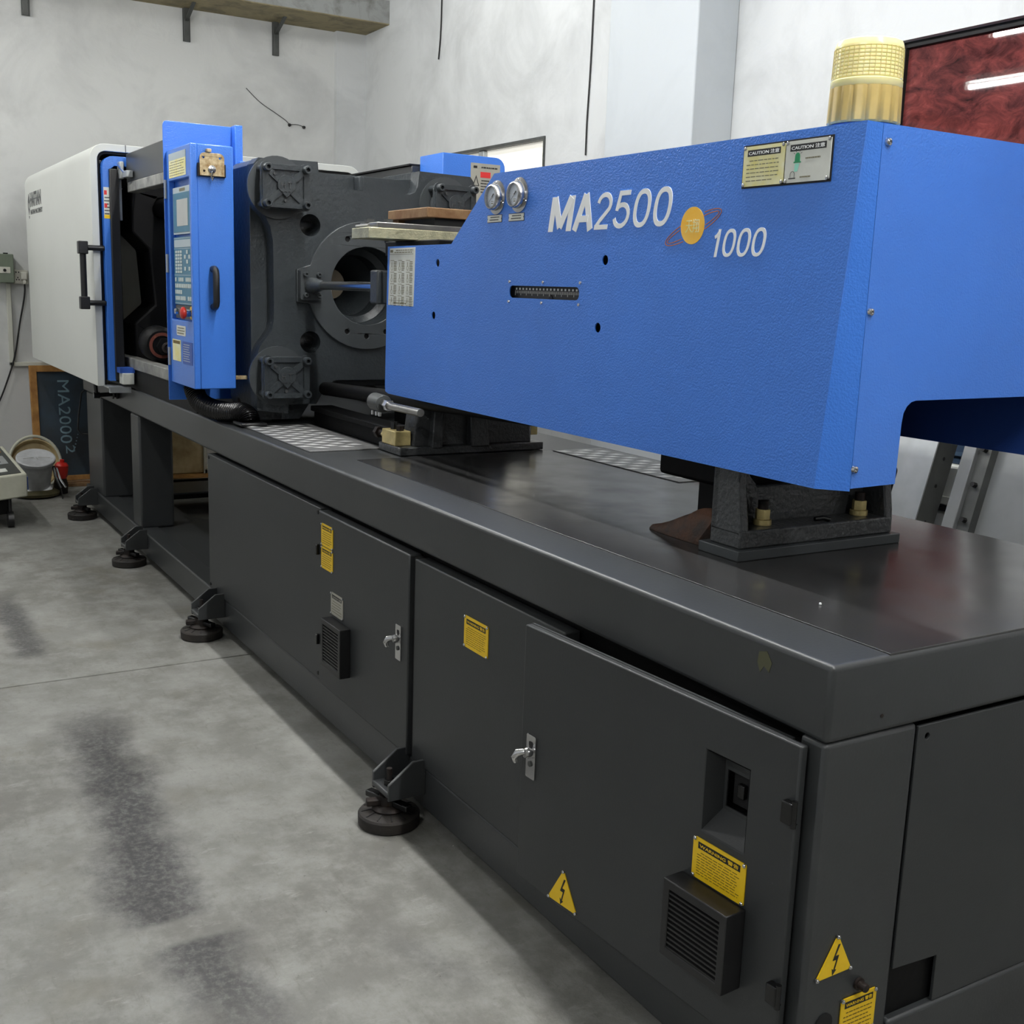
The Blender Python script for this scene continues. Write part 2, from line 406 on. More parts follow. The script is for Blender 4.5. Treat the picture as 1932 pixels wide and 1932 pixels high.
BEAMB = plaster('raw_board_marked_cement', (142, 130, 98), (88, 80, 60), sc=6, bump=1.0)

XF = -2.855
mb = new()
sec = [(-7.4,0),(XF-.005,0),(XF-.003,-.008),(XF+.003,-.008),(XF+.005,0),(4.5,0),(4.5,-.12),(-7.4,-.12)]
mb.plate(frame((0,0,0),(1,0,0),(0,0,1)), [sec], -2.45, 5.0)
struct('floor', mb, CONC)
struct('wall_left', new().box(XW-.2, XW, -5, YW+.2, -.1, ZC), WALL2)
W1 = (-5.97, -4.53, 1.15, 2.25); W2 = (-2.04, 1.2, .95, 2.355)
struct('wall_back', new().plate(FR(YW), [rect(XW-.2, 4.5, -.1, ZC), rect(*W1), rect(*W2)], -.16, 0), WALL)
struct('ceiling', new().box(XW-.2, 4.5, -5, YW+.2, ZC, ZC+.15), plaster('ceiling_paint', (206, 206, 202), (184, 184, 180)))
struct('wall_right_baffle', new().box(4.5, 4.7, -5, YW+.2, -.1, ZC), plaster('grey_baffle_plaster', (150, 150, 148), (130, 130, 128)))  # unseen wall added to keep light off the near end of the bed
struct('wall_front_baffle', new().box(XW-.2, 4.7, -5.2, -5, 2.7, ZC), WALL)   # unseen lintel added to hold back high sky light
# plastered corner pilaster, wall column, ledge beam
struct('trim_1', new().box(XW, XW+.05, 2.07, YW, 0, 3.217), WALL)
struct('trim_2', new().box(-3.62, -2.954, 2.07, YW, 0, ZC), PILL, bevel=.006)
mb = new(); mb.box(XW, -6.68, -5, YW, 3.217, 3.37); mb.cm = 1; mb.box(XW, -6.682, -5, YW, 3.21, 3.2175)
struct('trim_3', mb, [BEAM, BEAMB])
# window_1: pale frosted sliding sashes ; window_2: red filmed glazing
frost = pr('frosted_pane', (250, 247, 236), .3, emis=.35)
def redglass():
    m = pr('dark_red_filmed_glass', (96, 34, 34), .02, spec=.5)
    nt = m.node_tree; N = nt.nodes; L = nt.links; b = N['Principled BSDF']
    g = N.new('ShaderNodeNewGeometry'); mp = N.new('ShaderNodeMapping'); mp.inputs['Scale'].default_value = (1, 1, 1.6); L.new(g.outputs['Position'], mp.inputs['Vector'])
    n = N.new('ShaderNodeTexNoise'); n.inputs['Scale'].default_value = 9; n.inputs['Detail'].default_value = 9; n.inputs['Roughness'].default_value = .7; n.inputs['Distortion'].default_value = .9
    L.new(mp.outputs[0], n.inputs['Vector'])
    rp = N.new('ShaderNodeValToRGB'); e = rp.color_ramp.elements
    e[0].position = .30; e[0].color = lin((30, 14, 16)); e[1].position = .60; e[1].color = lin((112, 54, 52))
    x = e.new(.78); x.color = lin((150, 84, 76)); y = e.new(.46); y.color = lin((82, 40, 40))
    L.new(n.outputs['Fac'], rp.inputs['Fac']); L.new(rp.outputs['Color'], b.inputs['Base Color'])
    return m
x0, x1, z0_, z1_ = W1; F = FR(YW+.02)
wn = struct('window_1', new().plate(F, [rect(*W1), rect(x0+.02,x1-.012,z0_+.03,z1_-.018)], -.06, .03), 'sheetd')
build('pane', new().fbox(F, x0+.02, x0+.70, z0_+.03, z1_-.018, -.03, -.024), frost, wn)
build('pane', new().fbox(F, x0+.66, x1-.012, z0_+.03, z1_-.018, -.015, -.009), frost, wn)
build('window_mullion', new().fbox(F, x0+.65, x0+.72, z0_+.03, z1_-.018, -.009, .02), 'galv', wn, bevel=.006)
build('window_stile', new().fbox(F, x0+.02, x0+.06, z0_+.03, z1_-.018, -.024, .01), 'galv', wn, bevel=.004)
x0, x1, z0_, z1_ = W2; F = FR(YW+.03)
wn = struct('window_2', new().plate(F, [rect(*W2), rect(x0+.012,x1-.012,z0_+.02,z1_-.02)], -.06, -.004), 'gasket')
RG = redglass()
build('pane', new().fbox(F, x0+.012, x1-.012, z0_+.02, z1_-.02, -.03, -.022), RG, wn)
# ---------------------------------------------------------------- fluorescent tube fittings (the room's lamps and unseen added ones)
def tubemat():
    m = bpy.data.materials.new('lit_tube'); m.use_nodes = True; nt = m.node_tree; nt.nodes.clear()
    e = nt.nodes.new('ShaderNodeEmission'); o = nt.nodes.new('ShaderNodeOutputMaterial'); e.inputs[0].default_value = (1, 1, .99, 1); e.inputs[1].default_value = TUBE
    nt.links.new(e.outputs[0], o.inputs[0]); return m
TM = tubemat()
def fitting():
    t = thing('tube_light', '', 'ceiling lamp', (0, 0, 0), 'tube fittings hung in rows under the ceiling')
    build('lamp_body', new().box(-.61, .61, -.045, .045, .02, .06), 'hood', t, bevel=.004)
    tb = build('lamp_tube', new().cyl((-.60, 0, -.012), (.60, 0, -.012), .015, n=6), TM, t)
    for s in (-1, 1):
        build('tube_cap', new().cyl((s*.598, 0, -.012), (s*.615, 0, -.012), .017, n=10), 'galv', tb)
        build('lamp_holder', new().box(s*.62-.006, s*.62+.006, -.03, .03, -.03, .03), 'hood', t)
    for s in (-.4, .4): build('hanging_rod', new().cyl((s, 0, .04), (s, 0, .999), .004, n=6), 'galv', t)
    return t
fit0 = fitting()
LP = ((-2.70, .22, 2.9, 'over the machine, above the cover nose'), (-1.45, .22, 2.9, 'over the machine, above the white lettering'), (-.20, .22, 2.9, 'over the near end of the bed'),
      (1.05, .22, 2.9, 'just past the near end of the bed'), (2.30, .22, 2.9, 'beyond the near end, added to brighten the blue end panel'),  # last fitting is added to brighten the blue end panel
      (-3.80, -1.0, 2.9, 'over the aisle opposite the control cabinet'),
      (-6.0, -1.5, 3.15, 'over the aisle, added to brighten the white hood'),  # unseen fitting added to brighten the white hood
      (.9, -2.6, 2.9, 'behind the camera, added to brighten the cover front'),  # unseen fitting added to light the front of the cover
      (-4.6, .75, 3.6, 'high over the clamp hood near the corner'))
for i, (x, y, z, lb) in enumerate(LP):
    o = fit0 if i == 0 else copy_tree(fit0)
    for ch in o.children:
        if ch.name.startswith('hanging_rod'): ch.scale.z = ZC-z
    o.location = (x, y, z); o['label'] = 'single fluorescent tube fitting hung '+lb
# ================================================================== MACHINE BED
ZT, ZB, Z0 = .8445, .720, .040
bed = thing('machine_bed', 'long charcoal steel machine bed with overhanging table rim and base rail', 'machine bed', (-2.96, .54, Z0))
build('table_rim', new().box(-5.93, 0, 0, 1.08, ZB, ZT), 'bed', bed, bevel=.009, seg=4)
build('deck_plate', new().box(-2.10, -.004, .128, 1.066, ZT-.004, ZT+.0022), 'deck', bed, bevel=.001)
build('cabinet_body', new().box(-3.27, -.05, .035, 1.05, .12, ZB), 'void', bed)
build('corner_column', new().box(-.055, -.001, .001, .207, Z0+.01, ZB), 'bed', bed, bevel=.008, seg=3)
mb = new(); F = EN(-.006)
mb.plate(F, [[(.209,.283),(.321,.276),(.321,.188),(1.06,.188),(1.06,ZB-.006),(.209,ZB-.006)], circ(.232,.694,.006,12)], 0, .006)
build('end_panel', mb, 'door', bed, bevel=.001)
build('end_recess', new().box(-.05, -.012, .207, 1.05, .06, ZB-.01), 'void', bed)
build('base_rail', new().box(-5.93, -.002, -.004, .09, Z0, .155), 'bed', bed, bevel=.008, seg=3)
build('end_rail', new().box(-.09, .004, .208, 1.08, Z0, .187), 'bed', bed, bevel=.006)
build('rear_rail', new().box(-5.93, -.09, .99, 1.08, Z0, .155), 'bed', bed, bevel=.006)
build('base_pan', new().plate(frame((0,0,0),(1,0,0),(0,1,0)), [rect(-5.9,-3.25,.085,1.0), [(-5.45,.30),(-4.75,.30),(-4.65,.36),(-4.65,.82),(-5.45,.82)]], .140, .150), 'bed', bed)
build('cross_member', new().box(-5.93, -5.82, .09, .99, Z0, .15), 'bed', bed, bevel=.004)
build('support_leg', new().box(-5.86, -5.44, .004, .27, .15, ZB), 'bed', bed, bevel=.012, seg=3)
build('support_leg', new().box(-4.705, -4.53, .004, .17, .15, ZB), 'bed', bed, bevel=.012, seg=3)
build('support_leg', new().box(-5.86, -5.44, .80, 1.06, .15, ZB), 'bed', bed, bevel=.012, seg=3)
F = EN(0)
bolt_triangle(bed, F, .067, .388, (.024,.317), (.104,.319), label='yellow high voltage triangle on the corner column')
sign(bed, F, .090, .172, .190, .264, 'WARNING 警告', lines=6, label='yellow warning plate low on the corner column')
capscrew('earth_bolt', bed, F, .127, .283, 0, .0075, .018, 'rusty', socket=False)
build('cable_hole', new().plate(F, [circ(.054,.232,.019)], -.0, .0008), 'gasket', bed)
# chips and rust spots on the rim
build('paint_chip', new().plate(FR(0), [[(-.155,.823),(-.138,.828),(-.125,.812),(-.13,.795),(-.142,.802),(-.15,.79),(-.158,.805)]], 0, .0006), pr('olive_paint_chip', (78, 78, 56), .7), bed)
build('rust_spot', new().plate(EN(0), [circ(.118,.748,.0035,8)], 0, .0006), 'rusty', bed)

# cabinet panels and doors -------------------------------------------------
p = thing('side_cabinet', 'plain charcoal cabinet front left of the door with the small vent', 'cabinet', (-2.67, -.005, .155), 'cabinet fronts under the table rim')
build('panel_sheet', new().box(-3.28, -2.062, -.008, .034, .158, .708), 'door', p, bevel=.003)
for a, b in ((-3.262,.694),(-3.265,.178),(-2.075,.694),(-2.075,.178)): build('panel_screw', new().fcyl(FR(-.008), a, b, 0, .003, .006, n=10), 'gasket', p)
d1 = thing('electrical_cabinet', 'charcoal cabinet with small vent, two yellow plates and chrome latch', 'cabinet', (-1.73, -.005, .155), 'cabinet fronts under the table rim')
F = FR(-.018)
build('cabinet_door', new().box(-2.05, -1.412, -.018, .020, .160, .706), 'door', d1, bevel=.004)
sign(d1, F, -2.022, -1.93, .605, .673, 'WARNING 警告', lines=6, label='upper yellow warning plate')
sign(d1, F, -2.022, -1.93, .535, .602, 'WARNING 警告', lines=6, label='lower yellow warning plate')
sign(d1, F, -1.943, -1.85, .410, .478, 'CAUTION 注意', plate='greyplate', inkm='lines', lines=5, name='caution_sign', label='grey caution plate')
grille(d1, F, -1.945, -1.795, .252, .400, .034, 12, label='black louvred vent')
lock(d1, F, -1.481, -1.449, .410, .506)
for z in (.585, .300): build('hinge', new().fbox(F, -2.052, -2.040, z-.016, z+.016, -.002, .010), 'gloss', d1, bevel=.002)
p2 = thing('side_cabinet', 'charcoal cabinet front with one yellow plate between the two doors', 'cabinet', (-1.07, -.005, .155), 'cabinet fronts under the table rim')
build('panel_sheet', new().box(-1.396, -.70, -.010, .030, .157, .700), 'door', p2, bevel=.004)
sign(p2, FR(-.010), -1.122, -1.008, .549, .626, 'WARNING 警告', lines=9, label='yellow warning plate')
build('edge_seal', new().box(-1.411, -1.399, -.004, .02, .16, .70), 'gasket', p2)
# right-hand door stands slightly ajar on its right-hand hinges
HX = -.022
d2 = thing('electrical_cabinet', 'charcoal cabinet with door standing slightly ajar, large vent and breaker window', 'cabinet', (HX, -.004, .157), 'cabinet fronts under the table rim')
F = FR(-.022)
R = (-.224,-.126,.492,.636)
build('cabinet_door', new().plate(F, [rect(-.755,-.028,.157,.712), rect(*R)], -.016, .0), 'door', d2, bevel=.003)
build('door_edge', new().plate(F, [rect(-.755,-.060,.157,.712), rect(-.737,-.078,.168,.694)], -.022, -.016), 'door', d2)
bx = new(); a0,a1,b0,b1 = R
bx.add([FR(-.022)(*p_) for p_ in ((a0,b0,0),(a1,b0,0),(a1,b1,0),(a0,b1,0),(a0+.012,b0+.035,-.035),(a1-.004,b0+.035,-.035),(a1-.004,b1-.02,-.035),(a0+.012,b1-.02,-.035))], [(0,1,5,4),(1,2,6,5),(2,3,7,6),(3,0,4,7)])
bx.plate(F, [rect(a0+.012,a1-.004,b0+.035,b1-.02), rect(a0+.018,a1-.006,b0+.042,b1-.036)], -.038, -.035)
wf = build('breaker_window', bx, 'door', d2, label='recessed window showing the breaker')
build('breaker_body', new().fbox(F, a0+.02, a1-.004, b0+.045, b1-.04, -.075, -.05), 'gasket', wf)
build('breaker_toggle', new().fbox(F, -.188, -.172, .555, .580, -.05, -.040), 'gloss', wf, bevel=.002)
build('breaker_label', new().fbox(F, -.152, -.134, .562, .580, -.05, -.0495), pr('orange_print', (226, 120, 40), .5), wf)
mb = new(); print_lines(mb, F, -.156, -.134, .520, .56, 5, -.05, -.0495); build('breaker_print', mb, 'lines', wf)
sign(d2, F, -.239, -.117, .402, .476, 'WARNING 警告', lines=9, label='yellow warning plate under the breaker window')
grille(d2, F, -.262, -.112, .256, .399, .045, 12, label='large black louvred vent')
bolt_triangle(d2, F, -.592, .243, (-.640,.164), (-.545,.168), label='yellow high voltage triangle')
lock(d2, F, -.731, -.700, .392, .486)
hinge(d2, F, -.047, -.026, .586, .622); hinge(d2, F, -.047, -.026, .276, .310)
d2.rotation_euler.z = math.asin(.050/.735)

# levelling feet -----------------------------------------------------------
ft = thing('levelling_foot', '', 'machine foot', (0,0,0), 'levelling feet along the front rail')
build('rubber_pad', new().lathe((0,0,0), (0,0,1), [(0,0),(.070,0),(.080,.004),(.081,.030),(.077,.035),(.046,.041),(0,.041)], 36), 'rubber', ft)
gr = new()
for k in range(12):
    a = k*PI/6+.2; c, s_ = math.cos(a), math.sin(a); n_ = V((-s_, c, 0))*.0016
    p0, p1 = V((c,s_,0))*.046+V((0,0,.0412)), V((c,s_,0))*.072+V((0,0,.0362))
    gr.hexa([p0-n_,p0+n_,p1+n_,p1-n_,p0-n_+V((0,0,.0012)),p0+n_+V((0,0,.0012)),p1+n_+V((0,0,.0012)),p1-n_+V((0,0,.0012))])
build('pad_grooves', gr, 'gasket', ft, kind='stuff')
build('wedge_disc', new().lathe((0,0,.040), (0,0,1), [(0,0),(.044,0),(.046,.006),(.040,.012),(.026,.016),(.026,.040),(0,.040)], 28), 'rusty', ft)
for k, (ang, ln) in enumerate(((200, .078), (20, .074), (255, .060))):
    a = math.radians(ang); d = V((math.cos(a), math.sin(a), 0)); n_ = V((-d.y, d.x, 0))*.012
    q = [d*.018-n_, d*.018+n_, d*ln+n_, d*ln-n_]
    build('adjusting_lug', new().hexa([p_+V((0,0,.054)) for p_ in q]+[p_+V((0,0,.071)) for p_ in q]), 'rusty' if k == 2 else 'gloss', ft, bevel=.003)
build('threaded_stud', new().cyl((0,0,.07), (0,0,.152), .0075, n=12), 'rusty', ft)
build('hex_nut', new().cyl((0,0,.107), (0,0,.122), .015, n=6), 'gloss', ft, bevel=.001)
build('bracket_floor', new().box(-.052, .052, -.028, .079, .090, .1065), 'bed', ft, bevel=.005)
for s in (-1, 1):
    build('bracket_cheek', new().plate(frame((s*.048,0,0),(0,1,0),(0,0,1)), [[(-.026,.084),(.079,.084),(.079,.180),(.042,.180),(-.026,.128)]], -.005, .005), 'bed', ft, bevel=.002)
for i, (x, lb) in enumerate(((-1.375,'below the joint of small-vent door and middle panel, nearest of four'), (-3.14,'below the left end of the plain cabinet panel'), (-4.42,'under the narrow support leg'), (-5.64,'under the wide far support leg'))):
    o = ft if i == 0 else copy_tree(ft)
    o.location = (x, -.083, 0); o['label'] = 'black rubber levelling foot '+lb
# ================================================================== INJECTION UNIT COVER
YC = .28
cv = thing('injection_cover', 'large bright blue injection unit cover with white MA2500 lettering', 'machine cover', (-1.25, .56, 1.04))
F = FR(YC)
slot = rrect(-1.457,-1.132,1.361,1.392,.0135)
out = [(-2.232,1.062),(-2.228,1.045),(-2.205,1.040),(-.337,1.041),(-.330,1.13),(-.312,1.36),(-.288,1.680),(-1.555,1.680),(-1.79,1.5035),(-2.222,1.503)]
build('front_panel', new().plate(F, [out, slot, circ(-1.873,1.451,.0115), circ(-1.893,1.300,.0115), circ(-1.032,1.454,.0115), circ(-1.049,1.301,.0115)], -.003, 0), 'blue', cv)
XE = -.290; YS = .3225
st = new(); fr_ = [(-.337,1.041),(-.330,1.13),(-.312,1.36),(-.288,1.680)]
vs = [V((x,YC,z)) for x,z in fr_]+[V((XE,YS-.001,z if i < 3 else 1.68)) for i,(x,z) in enumerate(fr_)]
st.add(vs, [(0,4,5,1),(1,5,6,2),(2,6,7,3)])
build('corner_strip', st, 'blue', cv)
YF = .90
ep = [(YS,1.046),(.440,1.048),(.442,1.161)]+[(.442+.033*(1-math.cos(t)), 1.166+.037*math.sin(t)) for t in (.4,.8,1.2,PI/2)]+[(.82,1.205),(.85,1.17),(.85,1.05),(YF,1.05),(YF,1.680),(YS,1.680)]
build('end_panel', new().plate(EN(XE), [ep], -.003, 0), 'blue', cv)
build('top_panel', new().box(-1.555, XE-.001, YC+.001, YF, 1.677, 1.680), 'blue', cv)
build('rear_panel', new().plate(FR(YF), [[(-2.2,1.07),(XE,1.074),(XE,1.68),(-1.555,1.68),(-1.79,1.5035),(-2.2,1.503)]], -.003, 0), 'navy', cv)
for a, b in ((.332,1.650),(.327,1.362),(.324,1.081)):
    build('cover_screw', new().lathe(EN(XE)(a+.004,b,0), (1,0,0), [(0,0),(.0075,0),(.0075,.001),(.006,.005),(.003,.0065),(.003,.004),(0,.004)], 14), 'chrome', cv)
for a, b in ((-1.456,1.402),(-1.293,1.402),(-1.128,1.402),(-1.458,1.351),(-1.297,1.351),(-1.131,1.351)):
    build('slot_screw', new().lathe(F(a,b,0), (0,-1,0), [(0,0),(.0042,0),(.0036,.0025),(0,.003)], 10), 'chrome', cv)
sc = build('position_scale', new().fbox(F, -1.47, -1.12, 1.350, 1.402, -.02, -.014), 'ink', cv, label='black ruler behind the slot')
tk = new()
for i in range(57):
    x = -1.450+i*.0055; tk.fbox(F, x, x+.0012, 1.380-(.007 if i % 5 else .012), 1.380, -.014, -.0138)
for i in range(19): tk.fbox(F, -1.447+i*.0165, -1.440+i*.0165, 1.382, 1.387, -.014, -.0138)
build('scale_marks', tk, 'plate', sc)
build('scale_pointer', new().plate(F, [[(-1.285,1.362),(-1.265,1.362),(-1.275,1.372)]], -.014, -.012), 'gasket', sc)
# gauges
for gx, gz in ((-1.535,1.618),(-1.421,1.6185)):
    g = build('pressure_gauge', new().lathe(F(gx,gz,0), (0,-1,0), [(0,0),(.0435,0),(.0435,.003),(.034,.0045),(.034,.006),(.0335,.018),(.030,.023),(.0275,.0235),(.0275,.014),(0,.014)], 40), 'bez', cv, label='round chrome pressure gauge')
    build('gauge_dial', new().lathe(F(gx,gz,.0142), (0,-1,0), [(0,0),(.0272,0),(.0272,.0006),(0,.0006)], 36), 'dial', g)
    nd = V((.75,0,.66)).normalized(); pp = V((-nd.z,0,nd.x)); c = F(gx,gz,.017)
    build('gauge_needle', new().add([c-nd*.021-pp*.0003,c-nd*.021+pp*.0003,c+pp*.0011,c+nd*.012+pp*.0024,c+nd*.012-pp*.0024,c-pp*.0011], [(0,1,2,3,4,5)]), 'ink', g)
    mk = new()
    for k in range(21):
        a = math.radians(225-270*k/20); r1 = .0245; r0 = .021 if k % 4 == 0 else .0228; dd = V((math.cos(a),0,math.sin(a))); e_ = V((-dd.z,0,dd.x))*.0004
        c0 = F(gx,gz,.0152); mk.add([c0+dd*r0-e_,c0+dd*r0+e_,c0+dd*r1+e_,c0+dd*r1-e_], [(0,1,2,3)])
    mk.fbox(F, gx-.006, gx+.006, gz-.012, gz-.0105, .0149, .0152).fbox(F, gx-.005, gx+.004, gz-.0175, gz-.015, .0149, .0152)
    build('dial_marks', mk, 'lines', g)
    build('gauge_hub', new().fcyl(F, gx, gz, .015, .019, .0024, n=12), 'chrome', g)
    for ang in (95, 215, -25):
        a = math.radians(ang); build('gauge_screw', new().lathe(F(gx+.0388*math.cos(a),gz+.0388*math.sin(a),.003), (0,-1,0), [(0,0),(.0038,0),(.003,.003),(0,.0035)], 10), 'chrome', g)
for a0 in (-1.582,-1.470):
    p = build('gauge_nameplate', new().plate(F, [[(a0,1.5555),(a0+.074,1.5555),(a0+.074,1.561),(a0+.071,1.5635),(a0+.074,1.566),(a0+.074,1.5725),(a0,1.5725),(a0,1.566),(a0+.003,1.5635),(a0,1.561)]], 0, .0015), 'plate', cv)
    mb = new(); print_lines(mb, F, a0+.012, a0+.064, 1.558, 1.5715, 2, .0015, .0018, fill=.38); build('printed_lines', mb, 'ink', p, kind='stuff')
    build('plate_border', new().plate(F, [rect(a0-.0015,a0+.0755,1.554,1.574)], 0, .0008), 'ink', p)
# lettering
def ribbon(mb, F, pts, th, closed, d0, d1, shear, z0):
    P = [V((p[0], p[1])) for p in pts]; n = len(P); L, Rr = [], []
    for i in range(n):
        d0_ = (P[i]-P[i-1]) if (closed or i) else (P[1]-P[0]); d1_ = (P[(i+1) % n]-P[i]) if (closed or i < n-1) else d0_
        if not closed and i == 0: d0_ = d1_
        d0_ = d0_.normalized(); d1_ = d1_.normalized(); t = (d0_+d1_).normalized(); nn = V((-t.y, t.x)); k = th/2/max(.38, nn.dot(V((-d0_.y, d0_.x))))
        L.append(P[i]+nn*k); Rr.append(P[i]-nn*k)
    sh = lambda p: (p.x+(p.y-z0)*shear, p.y)
    for i in range(n if closed else n-1):
        j = (i+1) % n; mb.plate(F, [[sh(Rr[i]), sh(Rr[j]), sh(L[j]), sh(L[i])]], d0, d1)
def glyph(mb, F, ch, a, b, w, h, th, d1, shear=.2):
    t = th/2; X = lambda u: a+t+u*(w-th); Z = lambda v: b+t+v*(h-th); E = lambda cu, cv, ru, rv, t0, t1, n=16: [(X(cu+ru*math.cos(math.radians(t0+(t1-t0)*i/n))), Z(cv+rv*math.sin(math.radians(t0+(t1-t0)*i/n)))) for i in range(n+1)]
    def R(p, c=False):
        NR[0] += 1; ribbon(mb, F, p, th, c, 0, d1+.0002*(NR[0] % 5), shear, b)
    if ch == '0':
        pts = []
        for i in range(40):
            q = 2*PI*i/40; c, s_ = math.cos(q), math.sin(q); pts.append((X(.5+.5*math.copysign(abs(c)**.85, c)), Z(.5+.5*math.copysign(abs(s_)**.85, s_))))
        R(pts, True)
    elif ch == '1': R([(X(.75), b), (X(.75), b+h)]); R([(X(.80), Z(.98)), (X(.45), Z(.82)), (X(.05), Z(.74))])
    elif ch == '2': R(E(.5,.70,.5,.30,170,-28)+[(X(.70),Z(.42)),(X(.30),Z(.20)),(X(.02),Z(.0))]); R([(X(-.06),Z(0)),(X(1),Z(0))])
    elif ch == '5': R([(X(.95),Z(1)),(X(.22),Z(1)),(X(.08),Z(.47))]); R(E(.47,.325,.53,.325,138,-165))
    elif ch == 'M': R([(X(0),b),(X(0),b+h)]); R([(X(1),b),(X(1),b+h)]); R([(X(.05),b+h-t*.3),(X(.5),b+t*.9)]); R([(X(.5),b+t*.9),(X(.95),b+h-t*.3)])
    elif ch == 'A': R([(X(-.02),b),(X(.45),b+h)]); R([(X(.47),b+h),(X(1.02),b)]); ribbon(mb, F, [(X(.2),Z(.26)),(X(.8),Z(.26))], th*.75, False, 0, d1+.0011, shear, b)
NR = [0]
def word(mb, F, spec, a, b, h, shear=.2, d1=.0008):
    for ch, w_, gap, th in spec: glyph(mb, F, ch, a, b, w_, h, th, d1, shear); a += w_+gap
    return mb
build('white_lettering', word(new(), F, (('M',.100,.006,.021),('A',.083,.006,.020),('2',.059,.013,.0105),('5',.059,.013,.0105),('0',.059,.013,.0108),('0',.059,.013,.0108)), -1.279, 1.5225, .0815), 'white', cv, label='white italic MA2500 lettering')
build('white_lettering', word(new(), F, (('1',.022,.009,.0068),('0',.0355,.0065,.0068),('0',.0355,.0065,.0068),('0',.0355,0,.0068)), -.668, 1.4575, .054), 'white', cv, label='white italic 1000 lettering')
pl = build('planet_emblem', new().plate(F, [circ(-.729,1.521,.0372,40)], 0, .0008), 'orange', cv, label='orange planet emblem with thin ring')
build('emblem_characters', new().text(F, '天翔', -.750, 1.507, .042, .027, .0008, .0013), 'pale', pl)
rg = new()
for rm in (.091, .084):
    seg = []
    for k in range(65):
        t = 2*PI*k/64; a, b = rm*math.cos(t), (.018 if rm > .09 else .011)*math.sin(t); ca, sa = math.cos(.34), math.sin(.34)
        q = (-.729+a*ca-b*sa, 1.517+a*sa+b*ca)
        seg.append(q if math.hypot(q[0]+.729, q[1]-1.521) > .0376 else None)
    for q0, q1 in zip(seg, seg[1:]):
        if q0 and q1:
            d = V((q1[0]-q0[0], q1[1]-q0[1])); n_ = V((-d.y, d.x)).normalized()*.0008
            rg.plate(F, [[(q0[0]-n_.x,q0[1]-n_.y),(q1[0]-n_.x,q1[1]-n_.y),(q1[0]+n_.x,q1[1]+n_.y),(q0[0]+n_.x,q0[1]+n_.y)]], 0, .0008)
build('emblem_ring', rg, pr('brown_orange_vinyl', (190, 110, 60), .4), pl)
# caution plates
build('sign_backing', new().fbox(F, -.588, -.359, 1.585, 1.664, 0, .002), 'gasket', cv)
F2 = FR(YC-.002)
sign(cv, F2, -.585, -.475, 1.588, 1.661, 'CAUTION 注意', plate='pale', inkm='lines', lines=6, name='caution_sign', tcol='white', label='faded yellow caution plate')
s2 = sign(cv, F2, -.472, -.362, 1.588, 1.661, 'CAUTION 注意', plate='plate', inkm='lines', lines=0, name='caution_sign', tcol='white', label='white caution plate with green lamp picture')
d0 = .0018
build('green_lamp_picture', new().plate(F2, [[(-.4505,1.622),(-.4325,1.622),(-.4325,1.6245),(-.435,1.6245),(-.4355,1.634)]+[(-.4415+.006*math.cos(t),1.634+.006*math.sin(t)) for t in (.5,1.1,1.57,2.1,2.7)]+[(-.4475,1.634),(-.448,1.6245),(-.4505,1.6245)]], d0, d0+.0005), 'green', s2)
build('pale_beam_picture', new().plate(F2, [[(-.448,1.607),(-.440,1.607),(-.436,1.621),(-.447,1.621)]], d0, d0+.0004), 'mint', s2)
rays = new()
for a in (30,60,90,120,150):
    c, s_ = math.cos(math.radians(a)), math.sin(math.radians(a)); q = [(-.4415+c*r-s_*w_, 1.634+s_*r+c*w_) for r, w_ in ((.008,-.0004),(.012,-.0004),(.012,.0004),(.008,.0004))]
    rays.plate(F2, [q], d0, d0+.0004)
rays.plate(F2, [rect(-.461,-.444,1.5945,1.5965)], d0, d0+.0004)
arc = [(-.452+.0055*math.cos(t), 1.603+.005*math.sin(t)) for t in [k*PI/8 for k in range(9)]]
rays.plate(F2, [[(-.4465,1.597)]+arc+[(-.4575,1.597),(-.4567,1.597)]+[(-.452+(q[0]+.452)*.85, 1.603+(q[1]-1.603)*.85) for q in arc[::-1]]+[(-.4473,1.597)]], d0, d0+.0004)
build('lamp_outline', rays, 'ink', s2, kind='stuff')
mb = new(); print_lines(mb, F2, -.425, -.385, 1.626, 1.632, 1, d0, d0+.0004); print_lines(mb, F2, -.435, -.405, 1.594, 1.600, 1, d0, d0+.0004); build('printed_lines', mb, 'lines', s2, kind='stuff')
# instruction sheet on the nose of the cover
sh = build('instruction_sheet', new().plate(F, [[(-2.213,1.322),(-2.030,1.322),(-2.022,1.498),(-2.205,1.497)]], 0, .0008), 'plate', cv, label='white illustrated instruction sheet')
mb = new(); mb.fbox(F, -2.20, -2.18, 1.484, 1.492, .0008, .0012); print_lines(mb, F, -2.17, -2.035, 1.481, 1.494, 2, .0008, .0012)
for i in range(3):
    for j in range(4):
        a, b = -2.200+i*.057, 1.440-j*.036
        print_lines(mb, F, a+.026, a+.048, b-.012, b+.018, 6, .0008, .0012, fill=.5)
        mb.plate(F, [circ(a+.012,b-.004,.007,12), circ(a+.012,b-.004,.0058,12)], .0008, .0012); mb.fbox(F, a+.0105, a+.0135, b+.003, b+.014, .0008, .0012)
        mb.fbox(F, a+.002, a+.03, b+.019, b+.0205, .0008, .0012)
for b in (1.478, 1.3365): mb.fbox(F, -2.206, -2.034, b, b+.0012, .0008, .0012)
print_lines(mb, F, -2.18, -2.08, 1.325, 1.334, 1, .0008, .0012)
build('printed_lines', mb, 'lines', sh, kind='stuff')

